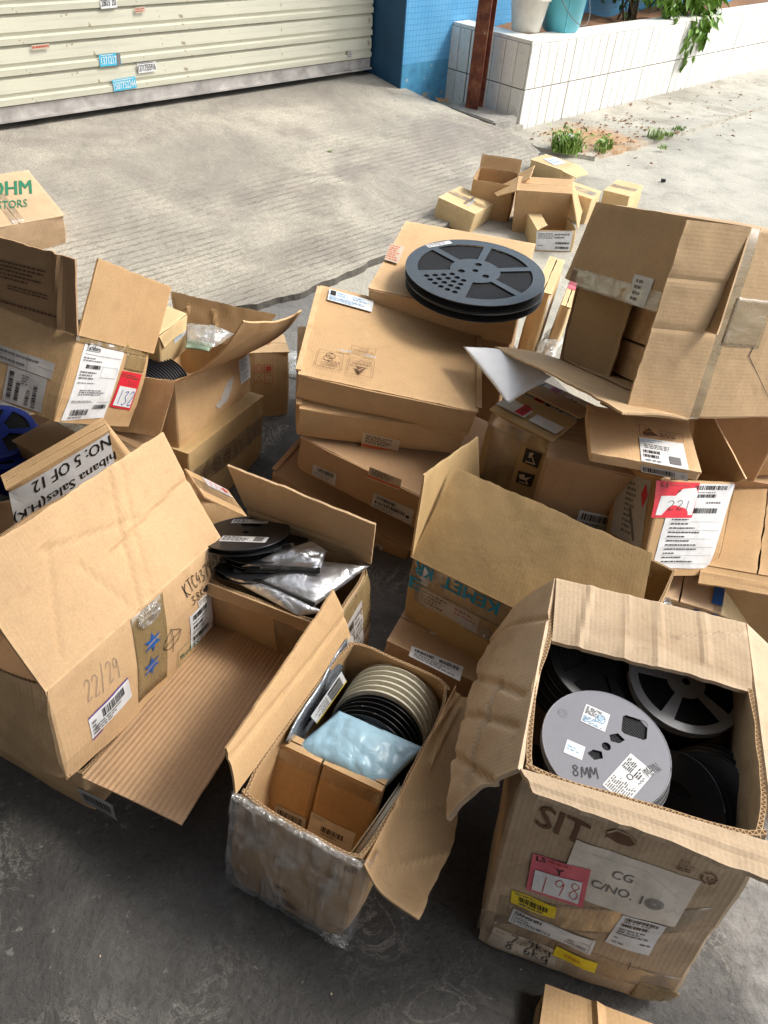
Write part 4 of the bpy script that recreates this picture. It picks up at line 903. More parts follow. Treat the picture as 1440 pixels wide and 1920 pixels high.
sticker(1.197, 0.207, 0.115, 0.052, [('text', '1371217', .08, .2, .8, .85, 'paper', .015), ('lines', .1, .02, .9, .16, 1, 'paper'), ('poly', [(.82, 0), (1, .05), (.97, 1), (.8, .96)], 'ink_grey')], 'sticker_blue', -0.01)
sticker(1.394, 0.156, 0.105, 0.045, [('text', '13717355916', .03, .2, .97, .85, 'ink', .02), ('lines', .05, 0, .95, .14, 1, 'ink')], 'paper', 0.01)
sticker(1.255, 0.094, 0.13, 0.052, [('text', '1507752244', .03, .25, .97, .88, 'paper', .012), ('lines', .05, .04, .95, .2, 1, 'paper')], 'sticker_blue', 0.03)
sticker(0.861, 0.289, 0.085, 0.02, [('lines', .02, .1, .98, .9, 1, 'ink_red')], 'paper_tan', 0.02)
sticker(1.397, 0.404, 0.055, 0.024, [('lines', .02, .1, .98, .9, 2, 'ink_red')], 'paper_tan', 0.04)
sticker(2.810, 0.096, 0.042, 0.045, [('lines', .1, .1, .9, .9, 3, 'ink_grey')], 'label_grey', 0)

# rusty steel post on its footing
po = empty('steel_post', BF @ Matrix.Translation((-.12, .285, .10)) @ Matrix.Rotation(R_(20), 4, 'Z'), 'rusty dark red steel post standing before the white tiled planter', 'post')
wbox('flange', (-.05, -.042, 0), (-.041, .042, 3.2), 'rust', po); wbox('flange', (.041, -.042, 0), (.05, .042, 3.2), 'rust', po); wbox('web', (-.0405, -.004, 0), (.0405, .004, 3.2), 'rust', po)
a = Acc()
def blk(u, v): return Vector((0, 0, 0)), Vector((0, 0, 1))
bm = bmesh.new(); bmesh.ops.create_cube(bm, size=1); bmesh.ops.bevel(bm, geom=bm.edges[:], offset=.04, segments=2, affect='EDGES'); bmesh.ops.subdivide_edges(bm, edges=bm.edges[:], cuts=2, use_grid_fill=True)
for v in bm.verts: v.co = Vector((v.co.x * .22, v.co.y * .42, v.co.z * .16)) + .008 * Vector((nz(v.co, 5, 1), nz(v.co, 5, 2), nz(v.co, 5, 3)))
me = bpy.data.meshes.new('footing'); bm.to_mesh(me); bm.free(); me.materials.append(MATS['block']); fo = bpy.data.objects.new('concrete_footing', me); COL.objects.link(fo)
fo.matrix_world = BF @ Matrix.Translation((-.15, .20, .02)); tag(fo, 'low grey concrete block under the rusty post beside the planter', 'concrete block')
# tiled planter
pl = empty('tiled_planter', BF, 'long planter wall faced with narrow white tiles, filled with red soil', 'planter')
wbox('core', (.012, .012, -.1), (8, .20, .485), 'grout', pl); wbox('core', (.012, .2005, -.1), (.20, .640, .485), 'grout', pl)
wbox('coping', (.004, .004, .486), (8, .15, .505), 'coping', pl); wbox('coping', (.004, .1505, .486), (.15, .640, .505), 'coping', pl)
a = Acc(); n1, n2 = 60, 10; vs = []; fs = []
for j in range(n2 + 1):
    for i in range(n1 + 1): x = .2 + 7.8 * i / n1; y = .2 + .43 * j / n2; vs.append((x, y, .45 + .05 * nz((x, y, 0), 3) + .03 * nz((x, y, 0), 11)))
for j in range(n2):
    for i in range(n1): k = j * (n1 + 1) + i; fs.append((k, k + 1, k + n1 + 2, k + n1 + 1))
a.add(vs, fs); a.obj('soil', 'soil', pl, True)
def tile_proto(wd, hh):
    bm = bmesh.new(); bmesh.ops.create_cube(bm, size=1)
    for v in bm.verts: v.co = Vector((v.co.x * wd, v.co.y * .012, v.co.z * hh))
    bmesh.ops.bevel(bm, geom=[e for e in bm.edges if all(v.co.y < 0 for v in e.verts)], offset=.0025, segments=1, affect='EDGES')
    me = bpy.data.meshes.new('tile'); bm.to_mesh(me); bm.free(); me.materials.append(MATS['tile']); return me
tm = {h: tile_proto(.0885, h) for h in (.238, .236)}
def put_tile(h, x, y, z, rz):
    o = bpy.data.objects.new('tile', tm[h]); COL.objects.link(o); o.parent = pl; o.location = (x, y + rnd.uniform(-.0008, .0008), z); o.rotation_euler = (rnd.uniform(-.006, .006), 0, rz + rnd.uniform(-.006, .006))
x = .004
for k in range(42):
    for h, z in ((.238, .364), (.236, .121)): put_tile(h, x + .0442, .0055, z, 0)
    x += .0885 + (.009 if k % 5 == 4 else .0042)
y = .016
for k in range(7):
    for h, z in ((.238, .364), (.236, .121)): put_tile(h, .0055, y + .0442, z, R_(-90))
    y += .0885 + (.009 if k % 5 == 4 else .0042)
# pot and bucket on the planter rim
def lathe(prof_, n=32, m=0):
    a = Acc(); vs = [(r * math.cos(2 * PI * i / n), r * math.sin(2 * PI * i / n), z) for r, z in prof_ for i in range(n)]
    a.add(vs, [(j * n + i, j * n + (i + 1) % n, (j + 1) * n + (i + 1) % n, (j + 1) * n + i) for j in range(len(prof_) - 1) for i in range(n)], m); return a
pt = empty('flower_pot', BF @ Matrix.Translation((.235, .24, .506)), 'white plastic flower pot with thin grass, left of the turquoise bucket', 'flower pot')
lathe([(0, .002), (.085, 0), (.09, .004), (.118, .165), (.130, .166), (.132, .19), (.122, .191), (.112, .17), (.086, .012), (0, .012)]).obj('pot', 'pot_white', pt, True)
lathe([(0, .15), (.108, .15)]).obj('soil', 'soil', pt)
def blades(n, r, hh, wd, seed, lean=.5):
    g = random.Random(seed); a = Acc()
    for _ in range(n):
        t = g.uniform(0, 2 * PI); p = Vector((math.cos(t), math.sin(t), 0)) * r * math.sqrt(g.random()); h = hh * g.uniform(.4, 1); d = Vector((g.uniform(-1, 1), g.uniform(-1, 1), 0)) * h * lean; s = Vector((-d.y, d.x, 0)); s = s.normalized() * wd if s.length > 1e-6 else Vector((wd, 0, 0))
        b = p + d * .3 + Vector((0, 0, h * .6)); c = p + d + Vector((0, 0, h * g.uniform(.75, 1)))
        a.add([p - s, p + s, b + s * .7, b - s * .7, c], [(0, 1, 2, 3), (3, 2, 4)])
    return a
g_ = blades(46, .08, .2, .003, 3).obj('grass_blades', 'grass', pt); g_.location = (0, 0, .15); g_['kind'] = 'stuff'
bk = empty('bucket', BF @ Matrix.Translation((.50, .16, .506)) @ Matrix.Rotation(R_(-5), 4, 'Y'), 'turquoise plastic bucket with a wire handle standing on the planter rim', 'bucket')
lathe([(0, .004), (.105, 0), (.112, .006), (.15, .30), (.162, .302), (.163, .33), (.148, .332), (.108, .012), (0, .012)], 40).obj('bucket_shell', 'bucket_blue', bk, True)
a = Acc(); a.tube([(.155 * math.cos(t), -.155 * abs(math.sin(t)) * .35 - .12 * math.sin(t), .29 - .24 * math.sin(t)) for t in [PI * i / 16 for i in range(17)]], .0025, 6); a.obj('handle', 'ink_grey', bk, True)
for an in (-50, -130, 60, 130):
    a = Acc(); c_, s_ = math.cos(R_(an)), math.sin(R_(an)); a.tube([(.113 * c_, .113 * s_, .01), (.153 * c_, .153 * s_, .3)], .004, 6); a.obj('rib', 'bucket_blue', bk, True)
# leaves: a bush in the soil and a vine hanging over the rim
def leaf_mesh(L):
    v = [(0, 0, 0), (L * .3, L * .26, .12 * L), (L * .3, -L * .26, .12 * L), (L * .65, L * .22, .05 * L), (L * .65, -L * .22, .05 * L), (L, 0, -.12 * L), (L * .3, 0, 0), (L * .65, 0, -.03 * L)]
    return v, [(0, 6, 1), (0, 2, 6), (1, 6, 7, 3), (6, 2, 4, 7), (3, 7, 5), (7, 4, 5)]
def rand_rot(g): return Matrix.Rotation(g.uniform(0, 2 * PI), 4, 'Z') @ Matrix.Rotation(g.uniform(-.3, 1.1), 4, 'Y') @ Matrix.Rotation(g.uniform(-.7, .7), 4, 'X')
def bush(name, x, y, sx, sy, hh, n, seed, label, mat='leaf_dark', L=.055):
    g = random.Random(seed); r = empty(name, BF @ Matrix.Translation((x, y, .44)), label, 'bush', 'bushes growing in the planter soil'); st = Acc(); ends = []
    for _ in range(16):
        t = g.uniform(0, 2 * PI); e = Vector((sx * math.cos(t) * g.uniform(.2, 1), sy * math.sin(t) * g.uniform(.2, 1), hh * g.uniform(.5, 1))); st.tube([(g.uniform(-.1, .1), g.uniform(-.06, .06), 0), e * .5 + Vector((0, 0, .06)), e], [.008, .005, .002], 5); ends += [e * k for k in (.45, .6, .75, .9, 1.)]
    st.obj('stem', 'bark', r, True); a = Acc(); lv, lf = leaf_mesh(L)
    for _ in range(n):
        e = g.choice(ends); p = e + Vector((g.gauss(0, .08), g.gauss(0, .07), g.gauss(0, .06))); p.z = max(p.z, .03); M = Matrix.Translation(p) @ rand_rot(g) @ Matrix.Scale(g.uniform(.6, 1.2), 4)
        a.add([M @ Vector(q) for q in lv], lf)
    o = a.obj('foliage', mat, r); o['kind'] = 'stuff'
bush('bush', 1.75, .42, .55, .18, .75, 1500, 1, 'dark leafy bush in the planter behind the hanging vine')
bush('bush', 2.75, .42, .6, .18, .8, 1500, 2, 'dark leafy bush at the far right end of the planter')
vn = empty('hanging_vine', BF @ Matrix.Translation((2.02, .12, .5)), 'bright green leafy branch hanging over the white tiled planter rim', 'vine')
g = random.Random(5); lms = []
for k in range(4):
    v, f = leaf_mesh(.07 + .01 * k); me = bpy.data.meshes.new('leaf'); me.from_pydata(v, [], f); me.materials.append(MATS['leaf']); lms.append(me)
a = Acc(); paths = []
for (ex, ey, ez, n_) in ((.22, -.12, -.06, 30), (-.06, -.14, -.24, 34), (.10, -.13, -.10, 34), (-.22, -.02, .16, 26), (.40, -.06, .08, 30), (.02, -.1, .12, 30), (.30, -.02, .22, 28), (-.42, .05, .14, 26), (.12, -.13, -.16, 30), (-.30, -.06, .05, 26)):
    pth = [Vector((.05, .25, .0)), Vector((ex * .4, .08, .24 + ez * .2)), Vector((ex * .8, ey * .6, .12 + ez * .6)), Vector((ex, ey, ez))]; pth = [Vector(q) for q in [tuple(p) for p in pth]]; a.tube(pth, [.006, .005, .003, .0015], 5)
    for _ in range(int(n_ * 1.8)):
        k = g.uniform(.9, 2.99); i = int(k); p = pth[i].lerp(pth[i + 1], k - i) + Vector((g.gauss(0, .035), g.gauss(0, .025), g.gauss(0, .035)))
        if p.z < .03: p.y = min(p.y, -.02 - .12)
        o = bpy.data.objects.new('leaf', g.choice(lms)); COL.objects.link(o); o.parent = vn; o.matrix_local = Matrix.Translation(p) @ rand_rot(g) @ Matrix.Rotation(R_(35), 4, 'Y') @ Matrix.Scale(g.uniform(.7, 1.25), 4)
a.obj('stem', 'bark', vn, True)
# weeds, litter, pebbles
for i, (x, y, n_, r, hh, lab) in enumerate(((-.10, -.44, 190, .085, .13, 'large leafy weed clump where the driveway meets the dirt'), (.17, -.54, 70, .05, .07, 'low weed between the big clump and the gutter edge'),
        (.08, -.58, 40, .04, .05, 'small weed on the rubble beside the big clump'), (.66, -.61, 60, .05, .08, 'bright grass tuft growing in the gutter crack'), (.80, -.63, 30, .03, .04, 'tiny grass sprig right of the bright tuft'), (.98, -.60, 40, .04, .04, 'grass sprig farthest along the gutter crack'), (.5, -.76, 30, .035, .03, 'small flat weed out on the road concrete'))):
    r_ = empty('weed', BF @ Matrix.Translation((x, y, .02)), lab, 'weed', 'weeds along the gutter')
    o = blades(n_, r, hh, .006 if i == 0 else .004, 20 + i, .9).obj('weed_blades', 'grass', r_); o['kind'] = 'stuff'
    if i in (0, 1):
        a = Acc(); lv, lf = leaf_mesh(.03); g = random.Random(i)
        for _ in range(90 if i == 0 else 30): M = Matrix.Translation((g.gauss(0, r * .6), g.gauss(0, r * .6), g.uniform(.02, hh))) @ rand_rot(g); a.add([M @ Vector(q) for q in lv], lf)
        o = a.obj('weed_leaves', 'leaf', r_); o['kind'] = 'stuff'
a = Acc(); g = random.Random(31)
for _ in range(260):
    x, y = (g.uniform(-.15, 1.0), -g.uniform(.1, .62)) if g.random() < .6 else (g.uniform(-.2, 3), -g.uniform(.0, .9)); s = g.uniform(.003, .012); c = BF @ Vector((x, y, .024 + s * .3))
    a.add([c + Vector((g.uniform(-s, s), g.uniform(-s, s), 0)) * 1 + Vector(d) * s for d in ((1, 0, 0), (0, 1, 0), (-1, 0, 0), (0, -1, 0), (0, 0, .8))], [(0, 1, 4), (1, 2, 4), (2, 3, 4), (3, 0, 4)])
tag(a.obj('gravel', 'soil'), kind='stuff')
def litter(p, r, seed, mat, label, cat):
    g = random.Random(seed); n = 9; vs = [(0, 0, r * .25)] + [(r * math.cos(2 * PI * i / n) * g.uniform(.6, 1.1), r * .7 * math.sin(2 * PI * i / n) * g.uniform(.6, 1.1), g.uniform(.0, .4) * r) for i in range(n)]
    o = mobj(cat.replace(' ', '_'), vs, [(0, i + 1, (i + 1) % n + 1) for i in range(n)], mat); o.matrix_world = Matrix.Translation(p); tag(o, label, cat)
litter(wl(-.16, .52, .09), .06, 1, 'dry', 'brown curled dry leaf lying behind the rusty post', 'dry leaf')
litter(wl(.12, -.30, .03), .05, 2, 'foam', 'crumpled white scrap of litter on the orange dirt', 'litter')
litter(wl(-1.5, .1, .10), .016, 3, 'grass', 'single green leaf fallen on the middle of the driveway', 'fallen leaf')
a = Acc(); a.box((-.012, -.008, 0), (.012, .008, .014)); o = a.obj('pebble', 'black_rubber'); o.location = wl(-.02, -.62 - .45, .003); tag(o, 'small dark pebble on the road beside the far carton pile', 'pebble')
# ------------------------------------------------------------------ cartons, near to far
def man(key, o, yaw, dim, tx=0., ty=0.):
    R = (Matrix.Rotation(R_(yaw), 3, 'Z') @ Matrix.Rotation(R_(tx), 3, 'X') @ Matrix.Rotation(R_(ty), 3, 'Y'))
    LAY[key] = dict(o=o, R=[c for r in R for c in r], dim=dim, flaps={}, labels={})
HOLES7 = [sector(.030, .047, R_(a - 32), R_(a + 32)) for a in (60, 240)] + [circ(0, 0, .0065)]
SPOKE7 = [sector(.030, .076, R_(a + 8), R_(a + 64)) for a in range(0, 360, 72)] + [circ(0, 0, .0065)]
PLAIN7 = [circ(0, 0, .0065), [(-.012, .012), (.012, .010), (.016, .030), (-.004, .034)], [(.012, -.012), (-.012, -.010), (-.016, -.030), (.004, -.034)]]
# ---- big dusty open box of reels, front right
B = Carton('W', 'reel_box', 'big dusty carton full of black and grey reels, many labels on its front', mat='card_dusty', amp=.006, bulge=.010, t=.007)
B.flap('n', creases=((0, .02, .3, .025, .002),), amp=.006, t=.007)
B.flap('f', creases=((.06, 0, .05, .16, .0014), (.17, 0, .17, .16, .001), (.24, 0, .24, .12, .0012), (.12, .0, .12, .16, .0008), (.2, .08, .3, .03, .0015)), amp=.006, t=.007, bend=-.004)
B.flap('l', creases=((.0, .05, .12, .19, .004), (.08, .02, .2, .19, .003), (.14, .02, .3, .2, .003), (.03, .12, .2, .08, .004), (.3, .0, .4, .2, .002)), amp=.012, t=.007, bend=.01)
B.flap('r', amp=.006, t=.007)
B.strip('near', B.L['labels']['tape1'][1], 'tape_clear'); B.strip('near', [(-.002, .108), (.30, .10), (.30, .045), (-.002, .04)], 'tape_clear', off=.001); B.strip('near', [(.25, .06), (.31, .06), (.31, .0), (.25, .0)], 'tape_olive', off=.0012)
B.L['labels']['sit'] = ('near', [(u_, v_ - .014) for u_, v_ in B.L['labels']['sit'][1]])
B.label('sit', [('text', 'SIT', 0, 0, .95, 1, 'ink_brown', .02)], 'print', None)
B.label('hole', [('disc', .5, .5, .020, 'ink_brown', .012), ('path', [(0, .4), (.3, .05), (.7, .1), (1, .5), (.8, .9), (.4, 1), (0, .7)], 'card_dusty', .003)], 'handle_hole', None)
B.label('static', [('text', 'ANTI', .1, 0, .6, .22, 'ink_brown'), ('text', 'STATIC', .1, .32, .95, .56, 'ink_brown'), ('lines', .1, .62, 1, 1, 2, 'ink_brown')], 'print', None)
B.label('recycle', [('path', [(.2, .2), (.5, .05), (.85, .25)], 'ink_brown', .003), ('path', [(.9, .35), (.8, .75), (.55, .95)], 'ink_brown', .003), ('path', [(.4, .95), (.1, .7), (.12, .35)], 'ink_brown', .003), ('path', [(.35, .4), (.5, .75), (.65, .4)], 'ink_brown', .0025)], 'print', None)
B.label('tan', [('hand', '7.9kg', .28, .05, .95, .42, 'ink', .0016), ('hand', '8.6kg', .25, .45, .92, .85, 'ink', .0016), ('text', 'G.W:', .06, .1, .2, .22, 'ink_grey'), ('line', (.05, .42), (.98, .45), 'ink_grey'), ('line', (.05, .85), (.98, .9), 'ink_grey')], paper='paper_tan')
B.label('cg', [('text', 'CG', .36, .27, .53, .42, 'ink_grey', .01), ('text', 'C/NO. 1', .24, .56, .66, .71, 'ink_grey', .01), ('line', (.16, .14), (.60, .40), 'label_grey'), ('line', (.60, .12), (.92, .42), 'label_grey'), ('line', (.16, .14), (.6, .12), 'label_grey')] +
        [('ring', .76, .63, .012 - .0013 * k, .0007, 'ink_grey') for k in range(8)] + [('hand', '~', .78, .6, 1.1, .75, 'label_grey', .0008)], paper='paper_cream', off=.0013)
B.label('white', [('bars', .1, .05, .85, .15), ('lines', .1, .17, .8, .22, 1), ('bars', .1, .25, .72, .34), ('lines', .1, .40, .9, .62, 3), ('lines', .1, .70, .3, .76, 1), ('lines', .7, .70, .95, .78, 1), ('lines', .1, .84, .6, .9, 1)], off=.0016)
B.label('pink', [('text', 'LS', .08, .03, .24, .15, 'ink', .03), ('lines', .3, .04, .92, .13, 1, 'ink_red'), ('text', 'Y', .42, .18, .58, .34, 'ink', .02), ('rect', .09, .37, .91, .92, 'paper'), ('hand', '198', .18, .44, .95, .86, 'ink_red', .0014)], paper='pink', off=.0019)
B.label('yellow', [('bars', .18, .28, .82, .62), ('lines', .08, .08, .7, .22, 1), ('lines', .2, .68, .85, .9, 1)], paper='yellow', off=.0014)
B.label('sanshin', [('text', 'SANSHIN', .04, .10, .36, .34, 'ink', .02), ('frame', .03, .06, .96, .9, 'ink', .0006), ('line', (.03, .42), (.96, .44), 'ink'), ('lines', .05, .5, .3, .62, 1), ('text', 'S-VSTW16-0R11-0', .05, .66, .5, .84, 'ink', .01), ('lines', .7, .5, .85, .62, 1), ('text', '100,000', .68, .66, .93, .84, 'ink')], off=.0016)
B.label('yellow2', [('lines', .25, .35, .7, .65, 2, 'ink_orange')], paper='yellow', off=.0019)
B.label('one', [('path', smooth([(.1, .75), (.4, .95), (.85, .7), (.95, .3)]), 'ink_grey', .0009), ('hand', '1', .45, .1, .75, .8, 'ink', .0013), ('hand', '.', .2, .1, .4, .6, 'ink', .002)], 'handwriting', None, off=.0014)
GR = 'reels lying loose in the big dusty front right carton'
r1 = reel('reel', .0895, .012, [circ(0, 0, .0065)] + [[(x * c - y * s, x * s + y * c) for x, y in ((.006, .010), (.018, .010), (.026, .018), (.016, .026), (.004, .020))] for c, s in ((math.cos(R_(a_)), math.sin(R_(a_))) for a_ in (5, 185))] + [[(.022, .030), (.050, .030), (.054, .034), (.054, .058), (.050, .062), (.022, .062), (.018, .058), (.018, .034)]], 'reel_grey',
         'grey reel lying flat on top with white labels and 8MM written on it', M=pose((.337, .574, .425), (.03, -.02, 1), R_(-15)))
def on_reel(r, z, cx, cy, wd, hh, ang, items, paper='paper', name='label'):
    c, s = math.cos(R_(ang)), math.sin(R_(ang)); q = [(cx + c * x - s * y, cy + s * x + c * y, z) for x, y in ((-wd / 2, hh / 2), (wd / 2, hh / 2), (wd / 2, -hh / 2), (-wd / 2, -hh / 2))]
    return free_label(name, q, items, paper, r)
zt = .0072
on_reel(r1, zt, -.020, .040, .036, .032, -8, [('lines', .06, .08, .9, .5, 6, 'ink_grey'), ('ring', .7, .45, .007, .0012, 'ink_pale'), ('disc', .7, .45, .004, 'ink_pale'), ('lines', .06, .6, .9, .95, 5, 'ink_pale')])
on_reel(r1, zt, -.042, -.022, .026, .022, -6, [('lines', .1, .3, .9, .7, 2, 'ink_pale')])
on_reel(r1, zt, .034, -.038, .070, .038, 62, [('lines', .04, .05, .45, .95, 12, 'ink_grey', 1), ('ring', .55, .5, .004, .001, 'ink'), ('lines', .62, .06, .96, .45, 6, 'ink'), ('lines', .62, .55, .9, .8, 3, 'ink'), ('hand', '~', .5, .8, .8, .95, 'ink', .0006)])
on_reel(r1, zt, -.024, -.050, .036, .016, 14, [('hand', '8MM', 0, 0, 1, 1, 'ink', .0012)], None, 'handwriting'); on_reel(r1, zt + .0012, .064, -.014, .026, .013, 50, [('hand', 'MPN', 0, 0, 1, 1, 'ink', .001)], None, 'handwriting')
on_reel(r1, zt, -.066, .030, .016, .016, 0, [('ring', .5, .5, .006, .0006, 'ink_grey'), ('path', [(.25, .6), (.5, .3), (.75, .6)], 'ink_grey', .0006)], None, 'emblem')
r2 = reel('reel', .0895, .014, SPOKE7, 'reel_silver', 'black reel with silver grey five spoke flange under the far flap', M=pose((.505, .735, .375), (-.02, -.10, 1), R_(20)))
r3 = reel('reel', .0895, .013, HOLES7, 'reel_black', 'plain black reel standing on edge inside the big dusty carton', M=pose((.497, .545, .315), (-.74, -.20, .62), 0))
for k in range(4):
    dup(r3, pose((.460 if k < 1 else .500 + .011 * k, .545 + .012 * k, .312 - .008 * k), (-.80, -.20, .5 - .04 * k), .4 * k), ['black reel on edge touching the grey reel', 'black reel on edge second from the box wall', 'black reel on edge next to the box wall', 'black reel on edge against the right box wall'][k])
r4 = reel('reel', .0895, .013, SPOKE7, 'reel_black', 'black reel lying at the back left under the far flap', M=pose((.375, .77, .375), (.15, -.22, 1), 0))
for k in range(1, 5): dup(r4, pose((.372 - .004 * k, .775, .375 - .0165 * k), (.12, -.2, 1), .5 * k), 'black reel lower in the back left pile of the dusty carton')['group'] = 'pile of black reels at the back of the dusty carton'
for k in range(1, 6): dup(r4, pose((.505 - .006 * k, .733 + .004 * k, .375 - .0165 * k), (-.02, -.08, 1), .4 * k), 'black reel in the pile under the silver spoked reel')['group'] = 'pile of black reels under the silver spoked reel'
for k in range(1, 4): dup(r4, pose((.34 + .004 * k, .58, .423 - .016 * k), (.02, -.02, 1), .4 * k), 'black reel hidden right under the grey reel')['group'] = 'pile of black reels under the grey reel'
# ---- film wrapped open box, front centre
B = Carton('V', 'wrapped_box', 'open carton wrapped in clear film holding reels and a pale blue bag', mat='card', amp=.005, bulge=.012)
B.flap('l', inner='card', creases=((.0, .06, .377, .05, .0015),), amp=.006, bend=.004); B.flap('r', creases=((.02, .03, .12, .12, .002), (.1, .0, .2, .1, .002), (.22, .03, .36, .03, .003), (.26, 0, .38, .02, .003)), amp=.010, bend=.02)
B.label('logo', [('disc', .5, .5, .022, 'ink_brown', .014), ('disc', .5, .62, .010, 'card', .006), ('lines', .1, -.5, .9, -.2, 1, 'ink_brown'), ('lines', .1, 1.2, .9, 1.5, 1, 'ink_brown')], 'print', None)
B.label('logo2', [('bars', 0, .1, 1, .6, 'ink_brown')], 'print', None)
acc = Acc()
def P(u, v):
    x = -B.w / 2 - .005 + (B.w + .03) * u; z = -.004 + (B.h + .012) * v; q = Vector((max(-B.w / 2, min(B.w / 2, x)), -B.d / 2, max(0, min(B.h, z)))); e = max(0, x - B.w / 2)
    n = Vector((0, -1, 0)); p = Vector((x if e == 0 else B.w / 2 + .010, -B.d / 2 + e * 1.2, z)); a_ = abs(nz(p, 22, 3)) * .007 + abs(nz(p, 60, 4)) * .003 + (.010 * max(0, 1 - u * 5)) * abs(nz(p, 18, 8)) + .01 * max(0, v - .85)
    return p + n * (B.disp(q, n) + .003 + a_), n
sheet(acc, P, 60, 46, .0004, (0, 0, 0)); acc.obj('stretch_film', 'film', B.root, True)
a = Acc(); L_ = []
for i in range(25): u = i / 24; L_.append((-B.w / 2 + B.w * u, -B.d / 2 - .006 + .004 * nz((u, 0, 0), 9), B.h + .003 + .004 * nz((u, 1, 0), 7)))
a.tube(L_, [.005 + .003 * abs(nz((i, 0, 0), .7)) for i in range(25)], 7); a.obj('film_roll', 'film_crumple', B.root, True)
crumple('film_end', (B.w / 2 - .012, -B.d / 2 - .006, .008), .014, 'film_crumple', B.root, 5, squash=(1.6, .5, .6))
VM = B.M
nrm = (VM.to_3x3() @ Vector((.06, -.955, .26)))
rb = reel('reel', .088, .0095, HOLES7, 'reel_black', 'nearest black reel of the row under the blue bag', M=pose(VM @ Vector((.004, .010, .126)), nrm))
for k in range(1, 9): dup(rb, pose(VM @ Vector((.004 + .001 * k, .010 + .0102 * k, .126 + .0016 * k)), nrm, .3 * k), 'black reel standing in the row between the blue bag and the cream reels')['group'] = 'black reels standing in the film wrapped carton'
rw = reel('reel', .0895, .0105, PLAIN7, 'reel_white', 'cream reel nearest the black reels in the film wrapped carton', M=pose(VM @ Vector((.010, .104, .142)), nrm), windmat='reel_white', wind=.975)
for k in range(1, 6): dup(rw, pose(VM @ Vector((.010 + .0004 * k, .104 + .0113 * k, .142 + .0022 * k)), nrm, .2 * k), 'cream reel standing in the row against the far wall of the wrapped carton')['group'] = 'cream reels standing in the film wrapped carton'
rs = dup(rw, pose(VM @ Vector((.088, -.045, .10)), VM.to_3x3() @ Vector((-.96, .1, .2)), .3), 'cream reel on edge wedged along the right wall of the wrapped carton')
rs = dup(rw, pose(VM @ Vector((.076, -.05, .10)), VM.to_3x3() @ Vector((-.96, .1, .2)), .3), 'cream reel wedged between the blue bag and another cream reel')
blob_bag('plastic_bag', PTS['vbag'], .024, 'bag_blue', 'pale blue plastic bag lying over the black reels', seed=3, wr=.45, nu=34, nv=26)
blob_bag('antistatic_bag', PTS['vside'], .012, 'foil_dark', 'grey antistatic bag with barcode label standing along the left carton wall', seed=4, wr=.4)
q = [Vector(p) for p in PTS['vsidelab']]; n_ = Vector((.022, -.010, .022)); lb = free_label('barcode_label', [q[3] + n_, q[2] + n_, q[1] + n_, q[0] + n_], [('vbars', .1, .1, .5, .9), ('lines', .55, .1, .95, .9, 5), ('rect', 0, .0, 1, .06, 'yellow')], 'paper', None); lb.parent = bpy.data.objects['antistatic_bag']; lb.matrix_parent_inverse = lb.parent.matrix_world.inverted()
q = [VM.inverted() @ Vector(p) for p in PTS['vbox']]; ux = (q[1] - q[0]).length; c0 = (q[0] + q[1] + q[2] + q[3]) / 4
mx = VM @ Matrix.Translation((c0.x, c0.y, .006)) @ Matrix.Rotation(math.atan2((q[1] - q[0]).y, (q[1] - q[0]).x), 4, 'Z') @ Matrix.Rotation(R_(-8), 4, 'X')
def from_matrix(key, M, dim): LAY[key] = dict(o=tuple(M.translation), R=[c for r in M.to_3x3() for c in r], dim=dim, flaps={}, labels={})
for k, (x0, x1) in enumerate(((0, .45), (.46, 1.))):
    wd = ux * (x1 - x0) - .002; from_matrix('vb%d' % k, mx @ Matrix.Translation((ux * ((x0 + x1) / 2 - .5), 0, 0)), (wd, .030, .190))
    b = Carton('vb%d' % k, 'small_box', ['small brown box with barcode at the left front of the wrapped carton', 'small brown box with cream barcode label, right front of the wrapped carton'][k], mat='card', amp=.001, bulge=.002, t=.003); b.close('x', tape=False)
    b.strip('near', [(.0, .186), (wd, .186), (wd, .16), (0, .16)], 'tape_clear')
    if k == 0: b.label(None, [('bars', .1, .2, .9, .6), ('lines', .1, .68, .9, .8, 1)], 'label', 'label_grey', quad=[(.30 * wd, .052), (wd * .98, .052), (wd * .98, .010), (.30 * wd, .010)], face='near')
    else: b.label(None, [('bars', .28, .3, .78, .5), ('lines', .3, .54, .8, .62, 1), ('lines', .05, .06, .3, .2, 2, 'label_grey')], 'label', 'paper_cream', quad=[(.0, .075), (wd * .8, .075), (wd * .8, .006), (.0, .006)], face='near')
# ---- large carton with a raised lid, front left
B = Carton('F1', 'large_box', 'large kraft carton with its lid raised, hand marked 22/29 and KTC4379', mat='card_b', amp=.004, bulge=.008)
LF = B.L['flaps']['n'][1][1][1]
B.flap('n', creases=((.21, 0, .30, LF, .0018), (.24, 0, .33, LF, .0012), (.22, .10, .45, .13, .0022), (.05, .03, .13, .17, .0012), (.12, .17, .30, .125, .0014), (.2, 0, .16, .12, .0010)), amp=.003, bend=-.004)
B.strip('near', B.L['labels']['tape'][1], 'tape_olive', lab='shiny brown tape patch crossed by blue arrows'); B.strip('near', [(.40, .22), (.443, .22), (.443, .02), (.40, .02)], 'tape_clear')
B.label('a', [('bars', .3, .12, .85, .5), ('lines', .1, .55, .8, .95, 3), ('rect', 0, -.06, 1, 0, 'ink_purple'), ('rect', 0, 1., .25, 1.06, 'ink_purple'), ('lines', .05, .2, .2, .9, 4)])
